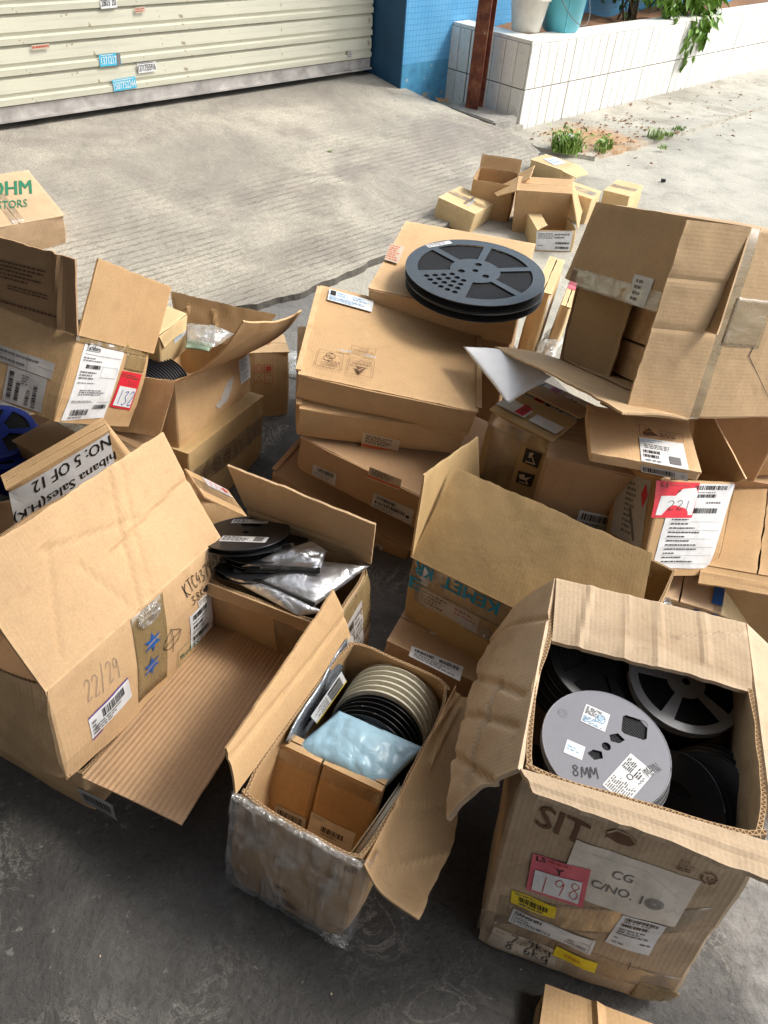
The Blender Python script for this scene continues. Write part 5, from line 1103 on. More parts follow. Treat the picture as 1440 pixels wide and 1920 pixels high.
B.label('b', [('bars', .12, .06, .75, .2), ('lines', .1, .24, .9, .32, 1), ('bars', .12, .36, .55, .46), ('lines', .1, .5, .9, .64, 2), ('bars', .12, .7, .8, .84), ('lines', .1, .88, .7, .95, 1)]); B.label('b2', [('lines', .05, .15, .95, .85, 2)], paper='paper_cream')
B.label('ktc', [('hand', 'KTC4379-Y', 0, 0, 1, 1, 'ink', .0017)], 'handwriting', None); B.label('k38', [('hand', '38K', 0, .1, .55, .9, 'ink', .0017), ('hand', '~~', .5, .0, 1., 1.1, 'ink', .003), ('line', (.5, .55), (.95, .5), 'ink', .006)], 'handwriting', None)
B.label('n22', [('hand', '22/29', 0, 0, 1, 1, 'ink_grey', .0009)], 'handwriting', None)
B.label('rohs', [('frame', .0, .0, .55, 1, 'ink_green', .0012), ('text', 'RoHS', .06, .35, .48, .68, 'ink_green', .0), ('path', [(.75, .1), (1., .1), (1., .9), (.8, .9)], 'ink_green', .0012)], 'print', None)
ar = [(.5, 0), (.62, .3), (.95, .25), (.72, .48), (.95, .7), (.6, .66), (.5, 1), (.42, .66), (.05, .7), (.28, .48), (.05, .25), (.4, .3)]
B.label('arrows', [('poly', [(.1 + x * .8, -.05 + y * .48) for x, y in ar], 'ink_blue'), ('poly', [(x * .8, .52 + y * .48) for x, y in ar], 'ink_blue'), ('line', (.1, .78), (.75, .70), 'card', .002), ('line', (.15, .2), (.85, .14), 'card', .002)], 'print', None, off=.0016)
B.label('oval', [('path', smooth([(.5, 0), (.95, .35), (.7, .8), (.3, .9), (.05, .55), (.5, 0)]), 'ink', .0014), ('path', smooth([(.45, -.1), (.55, .4), (.5, 1.2)]), 'ink', .0014), ('path', smooth([(.05, .7), (.6, .5), (.98, .35)]), 'ink', .0014)], 'handwriting', None, off=.0016)
crumple('tape_crumple', (.0, -.183, .200), .017, 'film_crumple', B.root, 7, squash=(1.5, .45, 1))
_o = LAY['F0']['o']; _R = LAY['F0']['R']; LAY['F0']['o'] = [_o[0] + .014 * _R[1], _o[1] + .014 * _R[4], 0]
B = Carton('F0', 'base_box', 'carton under the large front left box with one wide ribbed flap spread out', mat='card_b', amp=.003)
B.flap('n', mat='card_flute', inner='card_b', amp=.003, bend=-.004)
B.label(None, [('bars', .1, .2, .9, .6), ('lines', .1, .7, .9, .9, 2)], 'label', 'label_grey', quad=[(.31, .09), (.385, .09), (.385, .03), (.31, .03)], face='left')
# ---- box of black reels and silver bags
B = Carton('U', 'reel_box', 'open carton of black reels and silver bags left of centre, far flap standing', mat='card_c', amp=.004)
B.flap('f', creases=((0, .045, .27, .04, .002),), amp=.004); B.flap('n', (-70, [(.01, .025), (.26, .025)]), amp=.004)
B.strip('right', [(0, .27), (.17, .27), (.17, .1), (0, .1)], 'tape_olive'); B.strip('near', [(.15, .28), (.27, .28), (.27, .12), (.15, .12)], 'tape_clear')
B.label(None, [('vbars', .1, .1, .6, .9), ('lines', .65, .1, .95, .9, 8)], 'label', 'label_grey', quad=[(.03, .22), (.13, .22), (.13, .06), (.03, .06)], face='right')
ru = reel('reel', .086, .012, HOLES7, 'reel_black', 'top black reel with two white labels beside the silver bags', M=pose(Vector(PTS['ureel'][0]) + Vector((0, 0, .012)), (-.12, .38, 1), .4))
on_reel(ru, .0072, .020, .052, .075, .020, -28, [('lines', .03, .1, .5, .9, 4, 'ink', 1), ('bars', .55, .2, .95, .5)]); on_reel(ru, .0072, -.010, -.034, .092, .026, -30, [('lines', .04, .1, .6, .9, 4, 'ink', 1), ('rect', .72, .15, .92, .85, 'ink_grey')])
for k in range(1, 3): dup(ru, pose(Vector(PTS['ureel'][k]) - Vector((0, 0, .008 * k)), (-.10, .36 - .05 * k, 1), .9 * k), ['', 'second black reel sliding out under the labelled top reel', 'lowest black reel in the left centre carton'][k])
blob_bag('silver_bag', PTS['ubagC'], .012, 'foil', 'long silver bag hanging over the near rim of the reel carton', seed=11, wr=.7)
blob_bag('silver_bag', PTS['ubagB'], .012, 'foil', 'large flat silver bag under the black edged one', seed=12, wr=.6, nu=30)
blob_bag('silver_bag', [Vector(p) + Vector((0, 0, .012)) for p in PTS['ubagA']], .018, 'foil', 'folded silver bag just right of the black reels', seed=13, wr=.7)
a = Acc(); pa = PTS['ubagB']; a.tube([Vector(pa[0]).lerp(Vector(pa[3]), t_) + Vector((.004 * nz((t_, 0, 0), 9), 0, .004)) for t_ in [i / 14 for i in range(15)]], .004, 6); e_ = a.obj('bag_seal', 'black_rubber', None, True); bb = bpy.data.objects['silver_bag.001']; e_.parent = bb
a = Acc(); pa = PTS['ubagA']; a.tube([Vector(pa[0]).lerp(Vector(pa[3]), t_) + Vector((0, 0, .012 + .004 * nz((t_, 3, 0), 9))) for t_ in [.25 + i / 20 for i in range(16)]], .006, 6); e_ = a.obj('bag_seal', 'black_rubber', None, True); e_.parent = bpy.data.objects['silver_bag.002']
# ---- golden box with big raised flap
B = Carton('K1', 'taped_box', 'golden brown carton with a huge raised flap and blue lettered tape', mat='card_gold', amp=.003)
B.flap('n', amp=.003, bend=.003, creases=((.33, 0, .35, .07, .0015),)); B.flap('l', amp=.003)
B.strip('near', [(0, .278), (.46, .278), (.46, .215), (0, .215)], 'tape_clear')
kq = [(.01, .243), (.20, .243), (.20, .274), (.01, .274)]
B.label(None, [('text', 'KEMET', .0, 0, 1, 1, 'ink_cyan', .03)], 'tape_print', None, quad=[(.20, .243), (.075, .243), (.075, .274), (.20, .274)], face='near', off=.0016)
B.label(None, [('text', 'KR', 0, 0, 1, 1, 'ink_cyan', .03)], 'tape_print', None, quad=[(.052, .243), (.01, .243), (.01, .274), (.052, .274)], face='near', off=.0016)
B.label(None, [('text', 'KEMET', 0, 0, 1, 1, 'ink_cyan', .03)], 'tape_print', None, quad=[(.42, .240), (.30, .240), (.30, .276), (.42, .276)], face='near', off=.0016)
B.label(None, [('text', 'E', 0, 0, 1, 1, 'ink_cyan', .03)], 'tape_print', None, quad=[(.005, .20), (.03, .20), (.03, .232), (.005, .232)], face='near', off=.0016)
B.label(None, [('lines', .05, .1, .5, .9, 4, 'ink'), ('lines', .6, .1, .95, .6, 2, 'ink_red')], 'label', 'paper_cream', quad=[(.03, .214), (.17, .214), (.17, .17), (.03, .17)], face='near')
B.strip('near', [(.02, .22), (.30, .22), (.30, .165), (.02, .165)], 'tape_clear', off=.002)
man('K2', (.40, 1.12, .01), -29, (.30, .20, .12)); 
LAY['L1']['dim'][0] = .24
B = Carton('L1', 'flat_box', 'flat brown carton with two white labels below the blue lettered tape', mat='card_dark', amp=.002); B.close('x', tape=False)
B.label('small', [('lines', .05, .15, .95, .85, 2, 'ink')]); B.label('white', [('bars', .08, .15, .45, .4), ('bars', .55, .15, .92, .4), ('lines', .08, .48, .92, .9, 3)])
B.label('hand', [('frame', 0, 0, 1.2, 1, 'ink', .0008), ('hand', '4.6TK', .1, .15, .95, .5, 'ink', .0009), ('hand', '10', .6, .65, .95, .95, 'ink', .0009)], 'print', None)
B.strip('top', [(.0, .149), (.24, .149), (.24, .11), (0, .11)], 'tape_clear', off=.001)
# ---- stack of mailer boxes
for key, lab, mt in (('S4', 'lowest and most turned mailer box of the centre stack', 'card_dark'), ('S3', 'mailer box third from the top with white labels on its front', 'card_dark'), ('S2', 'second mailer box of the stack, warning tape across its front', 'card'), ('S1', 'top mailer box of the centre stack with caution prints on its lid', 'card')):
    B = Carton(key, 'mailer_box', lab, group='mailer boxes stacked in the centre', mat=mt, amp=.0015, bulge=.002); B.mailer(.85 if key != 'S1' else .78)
    warn = [('lines', .08, .08, .9, .62, 5, 'ink', 1), ('rect', 0, .70, 1, .88, 'ink_orange')]
    if key == 'S1':
        B.label('white', [('rect', .04, .08, .16, .5, 'ink'), ('lines', .2, .1, .5, .5, 2, 'ink_pale'), ('lines', .04, .58, .96, .95, 3, 'ink_pale'), ('lines', .55, .1, .95, .5, 2, 'ink_pale')])
        tri = [(.5, .42), (.2, .9), (.8, .9)]
        B.label('caution', [('frame', 0, 0, 1, 1, 'ink_brown', .0009), ('text', 'CAUTION', .2, .08, .8, .2, 'ink_brown', .01), ('lines', .1, .26, .9, .46, 3, 'ink_brown'), ('ring', .5, .72, .011, .002, 'ink_brown'), ('poly', [(.42, .5), (.58, .58), (.42, .64)], 'ink_brown'), ('poly', [(.42, .8), (.58, .86), (.46, .94)], 'ink_brown')], 'print', None)
        B.label('attention', [('frame', 0, 0, 1, 1, 'ink_brown', .0009), ('text', 'ATTENTION', .12, .62, .88, .74, 'ink_brown', .01), ('lines', .1, .8, .9, .95, 2, 'ink_brown'), ('poly', [(.5, .08), (.28, .52), (.72, .52)], 'ink_brown'), ('line', (.4, .46), (.6, .26), 'card', .002)], 'print', None)
        B.label('esd', [('frame', 0, 0, 1, 1, 'ink_brown', .0008), ('text', 'TO BE OPENED', .06, .12, .94, .42, 'ink_brown'), ('text', 'BY QC', .3, .55, .7, .88, 'ink_brown')], 'print', None)
        B.label('marks', [('path', p_, 'ink_brown', .0008) for p_ in ([(.1, 0), (0, 0), (0, .2)], [(0, .8), (0, 1), (.1, 1)], [(.9, 0), (1, 0), (1, .2)], [(1, .8), (1, 1), (.9, 1)])], 'print', None)
        for x in (.06, .12): B.label(None, [('lines', 0, 0, 1, 1, 1, 'ink_pale')], 'print', None, quad=[(x + .05, .108), (x, .108), (x, .114), (x + .05, .114)], face='top')
    so_ = .0075
    if key == 'S2':
        B.label('warn', warn, 'warning_tape', 'paper_tan', off=so_)
    if key == 'S3':
        B.label('warn', warn, 'warning_tape', 'paper_tan', off=so_); B.label('small', [('bars', .2, .1, .9, .45), ('lines', .08, .55, .9, .9, 3)], paper='label_grey', off=so_); B.label('white', [('bars', .06, .1, .55, .32), ('bars', .06, .42, .8, .64), ('lines', .06, .7, .9, .95, 2), ('disc', .88, .6, .005, 'ink')], paper='label_grey', off=so_)
    if key == 'S4': B.label('white', [('rect', .15, .2, .6, .8, 'ink_grey')], paper='label_grey', off=so_)
# ---- reel box with the two big black reels on it
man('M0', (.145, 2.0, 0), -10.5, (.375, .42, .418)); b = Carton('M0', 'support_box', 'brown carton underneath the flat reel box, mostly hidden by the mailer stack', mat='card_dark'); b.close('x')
B = Carton('M1', 'flat_box', 'wide flat kraft box carrying the big black reels', mat='card_b', amp=.0015, bulge=.002); B.mailer(.9, side=False)
B.label('tapelabel', [('lines', .05, .05, .95, .95, 7, 'ink_orange', 1)], 'tape_label', 'paper_tan')
B.label(None, [('frame', .1, .1, .9, .9, 'ink', .001), ('hand', 'K', .3, .2, .7, .8, 'ink', .001)], 'label', 'paper', quad=[(.12, .06), (.17, .06), (.17, .015), (.12, .015)], face='right')
LW = R_(60)
h13 = []
for k in range(6):
    a0 = R_(60 * k + 4); a1 = R_(60 * k + 56)
    if k == 3: h13 += [circ(r_ * math.cos(a_), r_ * math.sin(a_), .0068) for r_, n_ in ((.062, 3), (.083, 4), (.104, 5), (.125, 6)) for a_ in [R_(184 + 52 * (i + .5) / n_) for i in range(n_)]]
    else: h13.append(sector(.060, .137, a0, a1))
h13 += [circ(0, 0, .0075)] + [circ(.034 * math.cos(R_(a_)), .034 * math.sin(R_(a_)), .0085) for a_ in (60, 180, 300)]
top = B.M @ Vector((0, 0, B.h + .006)); c13 = Vector(PTS_M2); upn = B.M.to_3x3() @ Vector((0, 0, 1))
big1 = reel('big_reel', .165, .020, h13, 'reel_satin', 'lower big black reel on the wide flat box', 'reel', 'big black reels on the flat box', M=pose(c13 + upn * .011, upn, R_(8)))
big2 = dup(big1, pose(c13 + upn * .0335 + Vector((-.003, .003, 0)), upn, R_(15)), 'upper big black reel with perforated sector and white label')
for r_ in (big1, big2): r_.scale = (1.07, 1.07, 1)
on_reel(big2, .0112, -.052, .142, .070, .016, 18, [('lines', .05, .1, .95, .9, 2, 'ink_grey')])
# ---- taped carton with black symbols
B = Carton('P1', 'taped_box', 'tape wrapped carton with two black handling symbols and a torn label on top', mat='card_gold', amp=.004, bulge=.005)
B.flap('n', (174, [(0, .10), (.172, .10)]), lift=.004, amp=.003); B.flap('f', (172, [(0, .105), (.172, .10)]), lift=.006, amp=.003); B.topoff = .012
for nm, f1 in (('sym1', 0), ('sym2', 1)):
    B.label(nm, [('poly', [(.28, .2), (.55, .12), (.45, .5), (.3, .55)], 'paper_tan') if f1 == 0 else ('poly', [(.1, .3), (.4, .15), (.5, .4), (.85, .2), (.6, .6), (.2, .6)], 'paper_tan'), ('line', (.5, .4), (.75, .8), 'paper_tan', .003), ('line', (.2, .85), (.8, .8), 'paper_tan', .003)], 'handling_symbol', 'ink')
B.label(None, [('rect', .02, .62, .98, .92, 'red'), ('text', 'DO NOT OPEN', .06, .68, .94, .86, 'ink_brown', .02), ('lines', .03, .1, .6, .4, 2, 'ink_grey')], 'label', 'paper', quad=[(.002, .20), (.002, .02), (.080, .02), (.080, .20)], face='top', off=.001)
B.label(None, [('lines', .1, .2, .7, .5, 2, 'ink_grey')], 'label', 'paper', quad=[(.092, .20), (.092, .02), (.165, .02), (.165, .20)], face='top', off=.001)
B.strip('near', [(.02, .33), (.10, .335), (.10, .14), (.02, .13)], 'tape_clear', off=.001); B.strip('near', [(0, .34), (.17, .34), (.17, .305), (0, .305)], 'tape_clear', off=.0015)
B.label(None, [('rect', .0, .0, .22, 1, 'ink_green'), ('lines', .28, .05, .98, .95, 9, 'ink_grey', 1)], 'label', 'label_grey', quad=[(.03, .325), (.19, .325), (.19, .25), (.03, .25)], face='right')
B.label(None, [('lines', .05, .1, .95, .9, 3, 'ink')], 'label', 'label_grey', quad=[(.0, .235), (.2, .235), (.2, .195), (.0, .195)], face='right')
# ---- foam envelope
blob_bag('foam_sheet', PTS['env'], .014, 'foam', 'white foam sheet with curled edge between the mailer stack and taped carton', 'foam sheet', seed=21, wr=.10, rag=.003, nu=30, nv=24)
# ---- flat labelled box and the open box below it
B = Carton('Q1', 'flat_box', 'thin kraft box with antistatic print and white label on top', mat='card_b', amp=.001, bulge=.001)
B.flap('f', (180, [(.001, B.d + .001), (B.w - .001, B.d + .001)]), amp=.001, lift=.002, name='lid'); B.topoff = .0045
B.label('white', [('lines', .03, .04, .6, .2, 2, 'ink_pale'), ('lines', .1, .24, .9, .44, 3), ('bars', .06, .5, .42, .62), ('bars', .06, .68, .40, .8), ('rect', .62, .62, .86, .90, 'ink_grey'), ('lines', .1, .88, .55, .95, 1)])
B.label('esd', [('frame', 0, 0, 1, 1.0, 'ink_brown', .0009), ('poly', [(.22, .15), (.06, .8), (.38, .8)], 'ink_brown'), ('poly', [(.1, .9), (.45, .75), (.3, .55)], 'ink_brown'), ('line', (.12, .6), (.3, .45), 'card', .0015), ('text', 'ATTENTION', .45, .2, .95, .38, 'ink_brown', .01), ('lines', .45, .45, .95, .9, 3, 'ink_brown')], 'print', None)
B.label('strip', [('bars', .05, .2, .72, .85), ('ring', .9, .5, .003, .0006, 'ink')], paper='label_grey')
B = Carton('Q2', 'labelled_box', 'tilted open carton with torn red 221 sticker and tall white shipping label', mat='card', amp=.003)
B.flap('r', amp=.004); B.flap('l', (150, [(0, .05), (.13, .05)])); B.flap('f', (60, [(.02, .06), (.19, .06)]))
B.label('big', [('bars', .35, .02, .9, .07), ('lines', .35, .09, .8, .11, 1), ('bars', .42, .12, .75, .16), ('lines', .6, .2, .95, .24, 1), ('bars', .42, .28, .82, .34)] + [('lines', .1, .40 + .05 * k, .4 + .13 * (k % 4), .43 + .05 * k, 1, 'ink', 1) for k in range(11)] + [('line', (.06, .44 + .1 * k), (.94, .44 + .1 * k), 'ink_grey', .0005) for k in range(6)] + [('line', (.5, .86), (.5, .97), 'ink_grey', .0005)])
B.label('red', [('text', 'LS', .12, .05, .26, .16, 'ink_brown', .03), ('lines', .32, .05, .8, .12, 1, 'ink_red'), ('lines', .5, .2, .58, .3, 1, 'ink_brown'), ('poly', [(.14, .40), (.45, .38), (.6, .18), (.92, .14), (1., .3), (.97, .92), (.08, .93)], 'paper'), ('hand', '221', .3, .52, .92, .78, 'ink', .0012)], paper='red', off=.0016)
B.label('side', [('lines', .35, .08, .7, .9, 10, 'ink_grey', 1), ('poly', [(.88, .05), (.98, .22), (.9, .42), (.8, .22)], 'red'), ('poly', [(.5, .5), (.56, .42), (.8, .92), (.74, .95)], 'ink_grey'), ('lines', .08, .1, .3, .9, 7, 'label_grey')], paper='label_grey')
B.strip('right', [(0, .20), (.05, .20), (.05, .0), (0, .0)], 'tape_clear')
a = Acc(); a.box((-.06, -.05, .05), (.09, .05, .165)); a.obj('inner_tray', 'black_rubber', B.root)
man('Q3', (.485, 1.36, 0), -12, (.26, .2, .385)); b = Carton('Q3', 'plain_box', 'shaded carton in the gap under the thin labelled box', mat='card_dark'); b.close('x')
b.label(None, [('bars', .1, .1, .9, .4), ('lines', .1, .5, .9, .9, 3)], 'label', 'paper', quad=[(.10, .27), (.18, .27), (.18, .21), (.10, .21)], face='near')
# ---- big open box with dividers
man('R6', (.80, 1.66, 0), -25, (.34, .34, .43)); b = Carton('R6', 'support_box', 'brown carton propping up the big open box from below', mat='card_dark'); b.close('x')
B = Carton('B', 'big_open_box', 'largest carton on its side, opening towards the left, diamond outline on its side', mat='card_c', amp=.003, bulge=.004)
B.flap('f', amp=.004, lift=-.001); B.flap('r', amp=.004, creases=((.17, 0, .17, .15, .0012), (.26, 0, .26, .15, .0012))); B.flap('n', amp=.006, bend=-.006); B.flap('l', amp=.003, lift=-.004)
iq = B.L['labels']['inner'][1]; ix0 = min(p_[0] for p_ in iq) - B.w / 2 - .005; ix1 = max(p_[0] for p_ in iq) - B.w / 2 + .06; iy0 = min(p_[1] for p_ in iq) - B.d / 2 - .02; iy1 = max(p_[1] for p_ in iq) - B.d / 2; st_ = (iy1 - iy0) / 3
for k in range(3):
    a = Acc(); a.box((ix0, iy0 + st_ * k + .003, B.h - .16), (min(ix1, B.w / 2 - .012), iy0 + st_ * (k + 1) - .003, B.h - .06)); a.obj('inner_box', 'card', B.root)
B.strip('Ff', [(.0, .185), (.44, .185), (.44, .145), (.0, .145)], 'tape_clear', flip=-1, off=.004); B.strip('Ff', [(.0, .185), (.44, .185), (.44, .145), (.0, .145)], 'tape_clear', flip=1, off=.004)
B.label(None, [('lines', .2, .1, .8, .9, 4)], 'label', 'paper', quad=[(.20, .125), (.26, .125), (.26, .185), (.20, .185)], face='Ff', flip=-1, off=.0035); B.label(None, [('lines', .2, .1, .8, .9, 4)], 'label', 'paper', quad=[(.20, .125), (.26, .125), (.26, .185), (.20, .185)], face='Ff', flip=1, off=.0035)
hB = B.h
B.label(None, [('path', [(.5, 0), (1, .5), (.5, 1), (0, .5), (.5, 0)], 'ink', .002)], 'print', None, quad=B.L['labels']['diamond'][1], face='right')
B.strip('right', [(0, hB), (.362, hB), (.362, hB - .028), (0, hB - .028)], 'tape_olive'); B.strip('right', [(.15, hB - .02), (.24, hB - .02), (.24, hB - .12), (.15, hB - .12)], 'tape_olive', off=.0014)
# ---- right edge cartons
B = Carton('R3', 'plain_box', 'light kraft carton with blue taped edges under the tilted labelled box', mat='card_pale', amp=.002); B.close('y', tape=False); B.flap('r', mat='card_yellow', name='side_flap')
B.strip('top', [(.155, .385), (.172, .385), (.172, .0), (.155, .0)], 'tape_clear', off=.0016)
for k, z_ in enumerate((.02, .05, .27, .33)): B.label(None, [('rect', 0, 0, 1, 1, 'ink_blue')], 'tape_print', None, quad=[(.150, z_ + .03), (.172, z_ + .03), (.172, z_), (.150, z_)], face='top', off=.002)
B.strip('near', [(0, .17), (.17, .17), (.17, .13), (0, .13)], 'tape_clear'); B.label(None, [('rect', .0, 0, .12, 1, 'ink_blue'), ('rect', .3, 0, .4, 1, 'ink_blue'), ('rect', .7, 0, .8, 1, 'ink_blue'), ('rect', .92, 0, 1, 1, 'ink_blue')], 'tape_print', None, quad=[(.0, .168), (.17, .168), (.17, .135), (0, .135)], face='near', off=.0016)
crumple('tape_crumple', (-.05, -.20, .165), .02, 'film_crumple', B.root, 41, squash=(1.8, .8, .8)); a = Acc(); a.tube([(-.085, -.21, .17), (-.07, -.205, .182), (-.055, -.21, .175), (-.06, -.215, .165)], .006, 6); a.obj('tape_scrap', 'black_rubber', B.root, True)
LAY['R4']['dim'][0] = .22
B = Carton('R4', 'plain_box', 'reddish kraft carton with creased top at the right edge', mat='card', amp=.003); B.close('y', tape=False); B.flap('n', (-8, [(0, .05), (.22, .05)]), name='lower_flap', creases=((0, .02, .22, .03, .001),))
LAY['R5']['dim'][:] = [.12, .10, .052]
B = Carton('R5', 'small_box', 'small carton with recycling icons behind the standing brown flap', mat='card', amp=.002); B.close('x', tape=False)
B.label(None, [('frame', 0, 0, .42, 1, 'ink_brown', .0008), ('frame', .56, 0, 1, 1, 'ink_brown', .0008), ('ring', .21, .5, .005, .001, 'ink_brown'), ('ring', .78, .5, .005, .001, 'ink_brown')], 'print', None, quad=[(.006, .036), (.055, .036), (.055, .014), (.006, .014)], face='near')
B.label(None, [('rect', .1, .1, .9, .9, 'ink_brown')], 'print', None, quad=[(.02, .07), (.05, .07), (.05, .04), (.02, .04)], face='top')
man('R7', (.93, 1.53, 0), -8, (.22, .2, .255)); b = Carton('R7', 'plain_box', 'brown carton under the small recycling icon box', mat='card_dark'); b.close('x')
# ---- left group
man('T0', (-.70, 1.40, 0), -30, (.26, .26, .25)); b = Carton('T0', 'support_box', 'dark shaded carton beneath the box with the 132 sticker', mat='card_dark'); b.close('x')
B = Carton('T2', 'labelled_box', 'tilted open carton with white shipping label and red 132 sticker, flaps up', mat='card', amp=.003)
B.flap('n', creases=((.165, 0, .155, .2, .0016),), amp=.003); B.flap('l', mat='card_dark', amp=.005, creases=((.04, 0, .04, .17, .003),))  # left flap in darker card, the shade of that side put into colour
B.strip('near', [(0, .183), (.246, .183), (.246, .165), (0, .165)], 'tape_olive', off=.0012); B.strip('near', [(.17, .165), (.246, .165), (.246, .13), (.17, .13)], 'tape_olive', off=.001)
B.label('big', [('text', 'Tachibana', .06, .06, .4, .12, 'ink', .02), ('line', (.05, .05), (.4, .05), 'ink'), ('line', (.05, .13), (.4, .13), 'ink'), ('line', (.05, .17), (.95, .17), 'ink_grey'), ('lines', .05, .2, .5, .26, 2), ('bars', .15, .29, .5, .34), ('frame', .55, .3, .95, .44, 'ink_grey', .0006), ('lines', .05, .37, .45, .48, 3), ('lines', .05, .51, .6, .53, 1), ('lines', .15, .6, .95, .68, 3), ('line', (.05, .77), (.95, .77), 'ink_grey'), ('lines', .05, .74, .9, .76, 1), ('bars', .6, .8, .92, .86), ('bars', .12, .86, .52, .94), ('lines', .1, .95, .5, .98, 1)])
B.label('red', [('text', 'LS', .06, .04, .2, .14, 'ink_brown', .03), ('lines', .26, .06, .9, .18, 2, 'ink_brown'), ('hand', '221', .4, .24, .8, .34, 'ink_brown', .001), ('rect', .08, .40, .92, .94, 'paper'), ('hand', '132', .15, .48, .95, .88, 'ink_blue', .0022)], paper='red', off=.0016)
B.label('strip', [('lines', .03, .15, .97, .4, 1), ('line', (0, .5), (1, .5), 'ink_grey'), ('lines', .03, .6, .6, .85, 1), ('line', (.3, 0), (.3, 1), 'ink_grey'), ('line', (.55, 0), (.55, 1), 'ink_grey')], paper='label_grey'); B.label('white', [('vbars', .08, .12, .2, .9), ('vbars', .28, .35, .38, .9), ('vbars', .55, .5, .65, .95), ('vbars', .72, .3, .82, .95), ('lines', .4, .1, .6, .4, 4)], paper='label_grey')
B.label('print', [('lines', .12, .08, .92, .42, 5, 'ink_brown', 1), ('lines', .3, .48, .92, .58, 2, 'ink_brown', 1), ('lines', .05, .78, 1.1, .86, 1, 'ink_brown', 1)], 'print', None, flip=-1, off=.004); B.label('print', [('lines', .12, .08, .92, .42, 5, 'ink_brown', 1), ('lines', .3, .48, .92, .58, 2, 'ink_brown', 1), ('lines', .05, .78, 1.1, .86, 1, 'ink_brown', 1)], 'print', None, flip=1, off=.004)
a = Acc(); a.box((-.10, -.03, .02), (.08, .16, .21)); a.obj('inner_box', 'card_yellow', B.root)
B = Carton('T4', 'marked_box', 'golden carton with round handling icons below the box of standing reels', mat='card_gold', amp=.003); B.close('x')
ic = []
for k in range(4):
    cx = .14 + .24 * k; ic += [('ring', cx, .5, .017, .0022, 'ink_brown')]
    ic += [[('poly', [(cx, .25), (cx - .06, .5), (cx + .06, .5)], 'ink_brown'), ('line', (cx, .45), (cx, .78), 'ink_brown', .004)], [('path', [(cx - .05, .3), (cx, .5), (cx - .05, .75)], 'ink_brown', .003), ('line', (cx, .5), (cx + .05, .45), 'ink_brown', .003)], [('rect', cx - .05, .32, cx + .05, .5, 'ink_brown'), ('line', (cx - .05, .65), (cx + .05, .65), 'ink_brown', .003)], [('path', [(cx - .05, .6), (cx, .3), (cx + .05, .6), (cx - .05, .6)], 'ink_brown', .003)]][k]
B.label(None, ic, 'print', None, quad=[(.03, .155), (.24, .155), (.24, .105), (.03, .105)], face='near', off=.0028)
B.strip('near', [(0, .16), (.36, .16), (.36, .10), (0, .10)], 'tape_clear', off=.0012)
B = Carton('T3', 'reel_box', 'open carton of black reels on edge with one long curling flap', mat='card', amp=.004)
B.flap('n', amp=.004, bend=.02); B.flap('l', amp=.004); B.flap('r', amp=.006, creases=((.1, 0, .12, .08, .002), (.22, 0, .2, .08, .002)))
B.label('white', [('lines', .1, .06, .9, .5, 5, 'ink_pale'), ('lines', .1, .6, .9, .92, 3, 'ink_pale')]); B.label('torn', [('poly', [(.55, .0), (1, -.1), (.95, .55), (.7, .95), (.2, 1.1), (0, .75), (.25, .6)], 'label_grey')], 'torn_tape', None)
nx_ = (B.M.to_3x3() @ Vector((1, .1, 0)))
rt = reel('reel', .080, .0095, HOLES7, 'reel_black', 'black reel on edge nearest the corner of the carton with the curling flap', M=pose(B.M @ Vector((-.165, .035, .09)), nx_))
for k in range(1, 15): dup(rt, pose(B.M @ Vector((-.165 + .0115 * k, .035 + .001 * k, .09)), nx_, .3 * k), 'black reel standing in the row inside the carton with the curling flap')['group'] = 'black reels on edge under the long curling flap'
b = Carton('T3b', 'small_box', 'small kraft box with rounded lid tab standing on the black reels', mat='card_yellow', amp=.001, bulge=.001, t=.002); b.flap('l', (176, [(0, b.w), (b.d, b.w)]), name='lid', lift=.002, t=.0025); b.flap('r', (-84, [(.012, .035), (b.d - .012, .035)]), name='tab', lift=.003, t=.0025)
b.label(None, [('lines', .1, .1, .9, .5, 3, 'ink_pale'), ('lines', .1, .6, .9, .9, 2, 'ink_pale')], 'label', 'paper', quad=[(b.d * .5, b.h * .9), (b.d * .95, b.h * .9), (b.d * .95, b.h * .5), (b.d * .5, b.h * .5)], face='right')
blob_bag('plastic_bag', PTS['t3bag'], .02, 'bag_clear', 'clear plastic bag tucked behind the standing black reels', seed=31, wr=.6); blob_bag('plastic_bag', PTS['t3green'], .010, 'bag_green', 'pale green packet lying on the row of black reels', seed=32, wr=.3)
LAY['T5']['dim'][0] = .13
B = Carton('T5', 'marked_box', 'tall brown carton with red printed icons behind the golden carton', mat='card_c', amp=.002); B.close('x', tape=False)
B.label('marks', [('frame', .25, .0, .6, .38, 'ink_red', .0012), ('frame', .65, .0, 1, .38, 'ink_red', .0012), ('ring', .42, .19, .008, .0015, 'ink_red'), ('rect', .72, .08, .93, .3, 'ink_red'), ('path', [(.28, .9), (.42, .58), (.56, .9), (.28, .9)], 'ink_red', .0015), ('frame', .65, .55, 1, .95, 'ink_red', .0012)], 'print', None); B.label('red', [('rect', 0, 0, 1, 1, 'red')], 'print', None)
B.label(None, [('lines', .3, .3, .8, .8, 3, 'ink_red')], 'print', None, quad=[(.03, .09), (.11, .09), (.11, .03), (.03, .03)], face='top')
B = Carton('T1', 'printed_box', 'pale carton with green resistor lettering alone on the driveway', mat='card_pale', amp=.003); B.close('y')
B.label('ohm', [('text', 'ROHM', 0, .0, 1, .5, 'ink_green', .02), ('text', 'RESISTORS', .0, .68, .9, .95, 'ink_green', .005)], 'print', None)
man('T9', (-.93, 1.36, 0), 25, (.40, .34, .19)); b = Carton('T9', 'open_box', 'open carton at the left edge with blue reels piled in it', mat='card_dark')
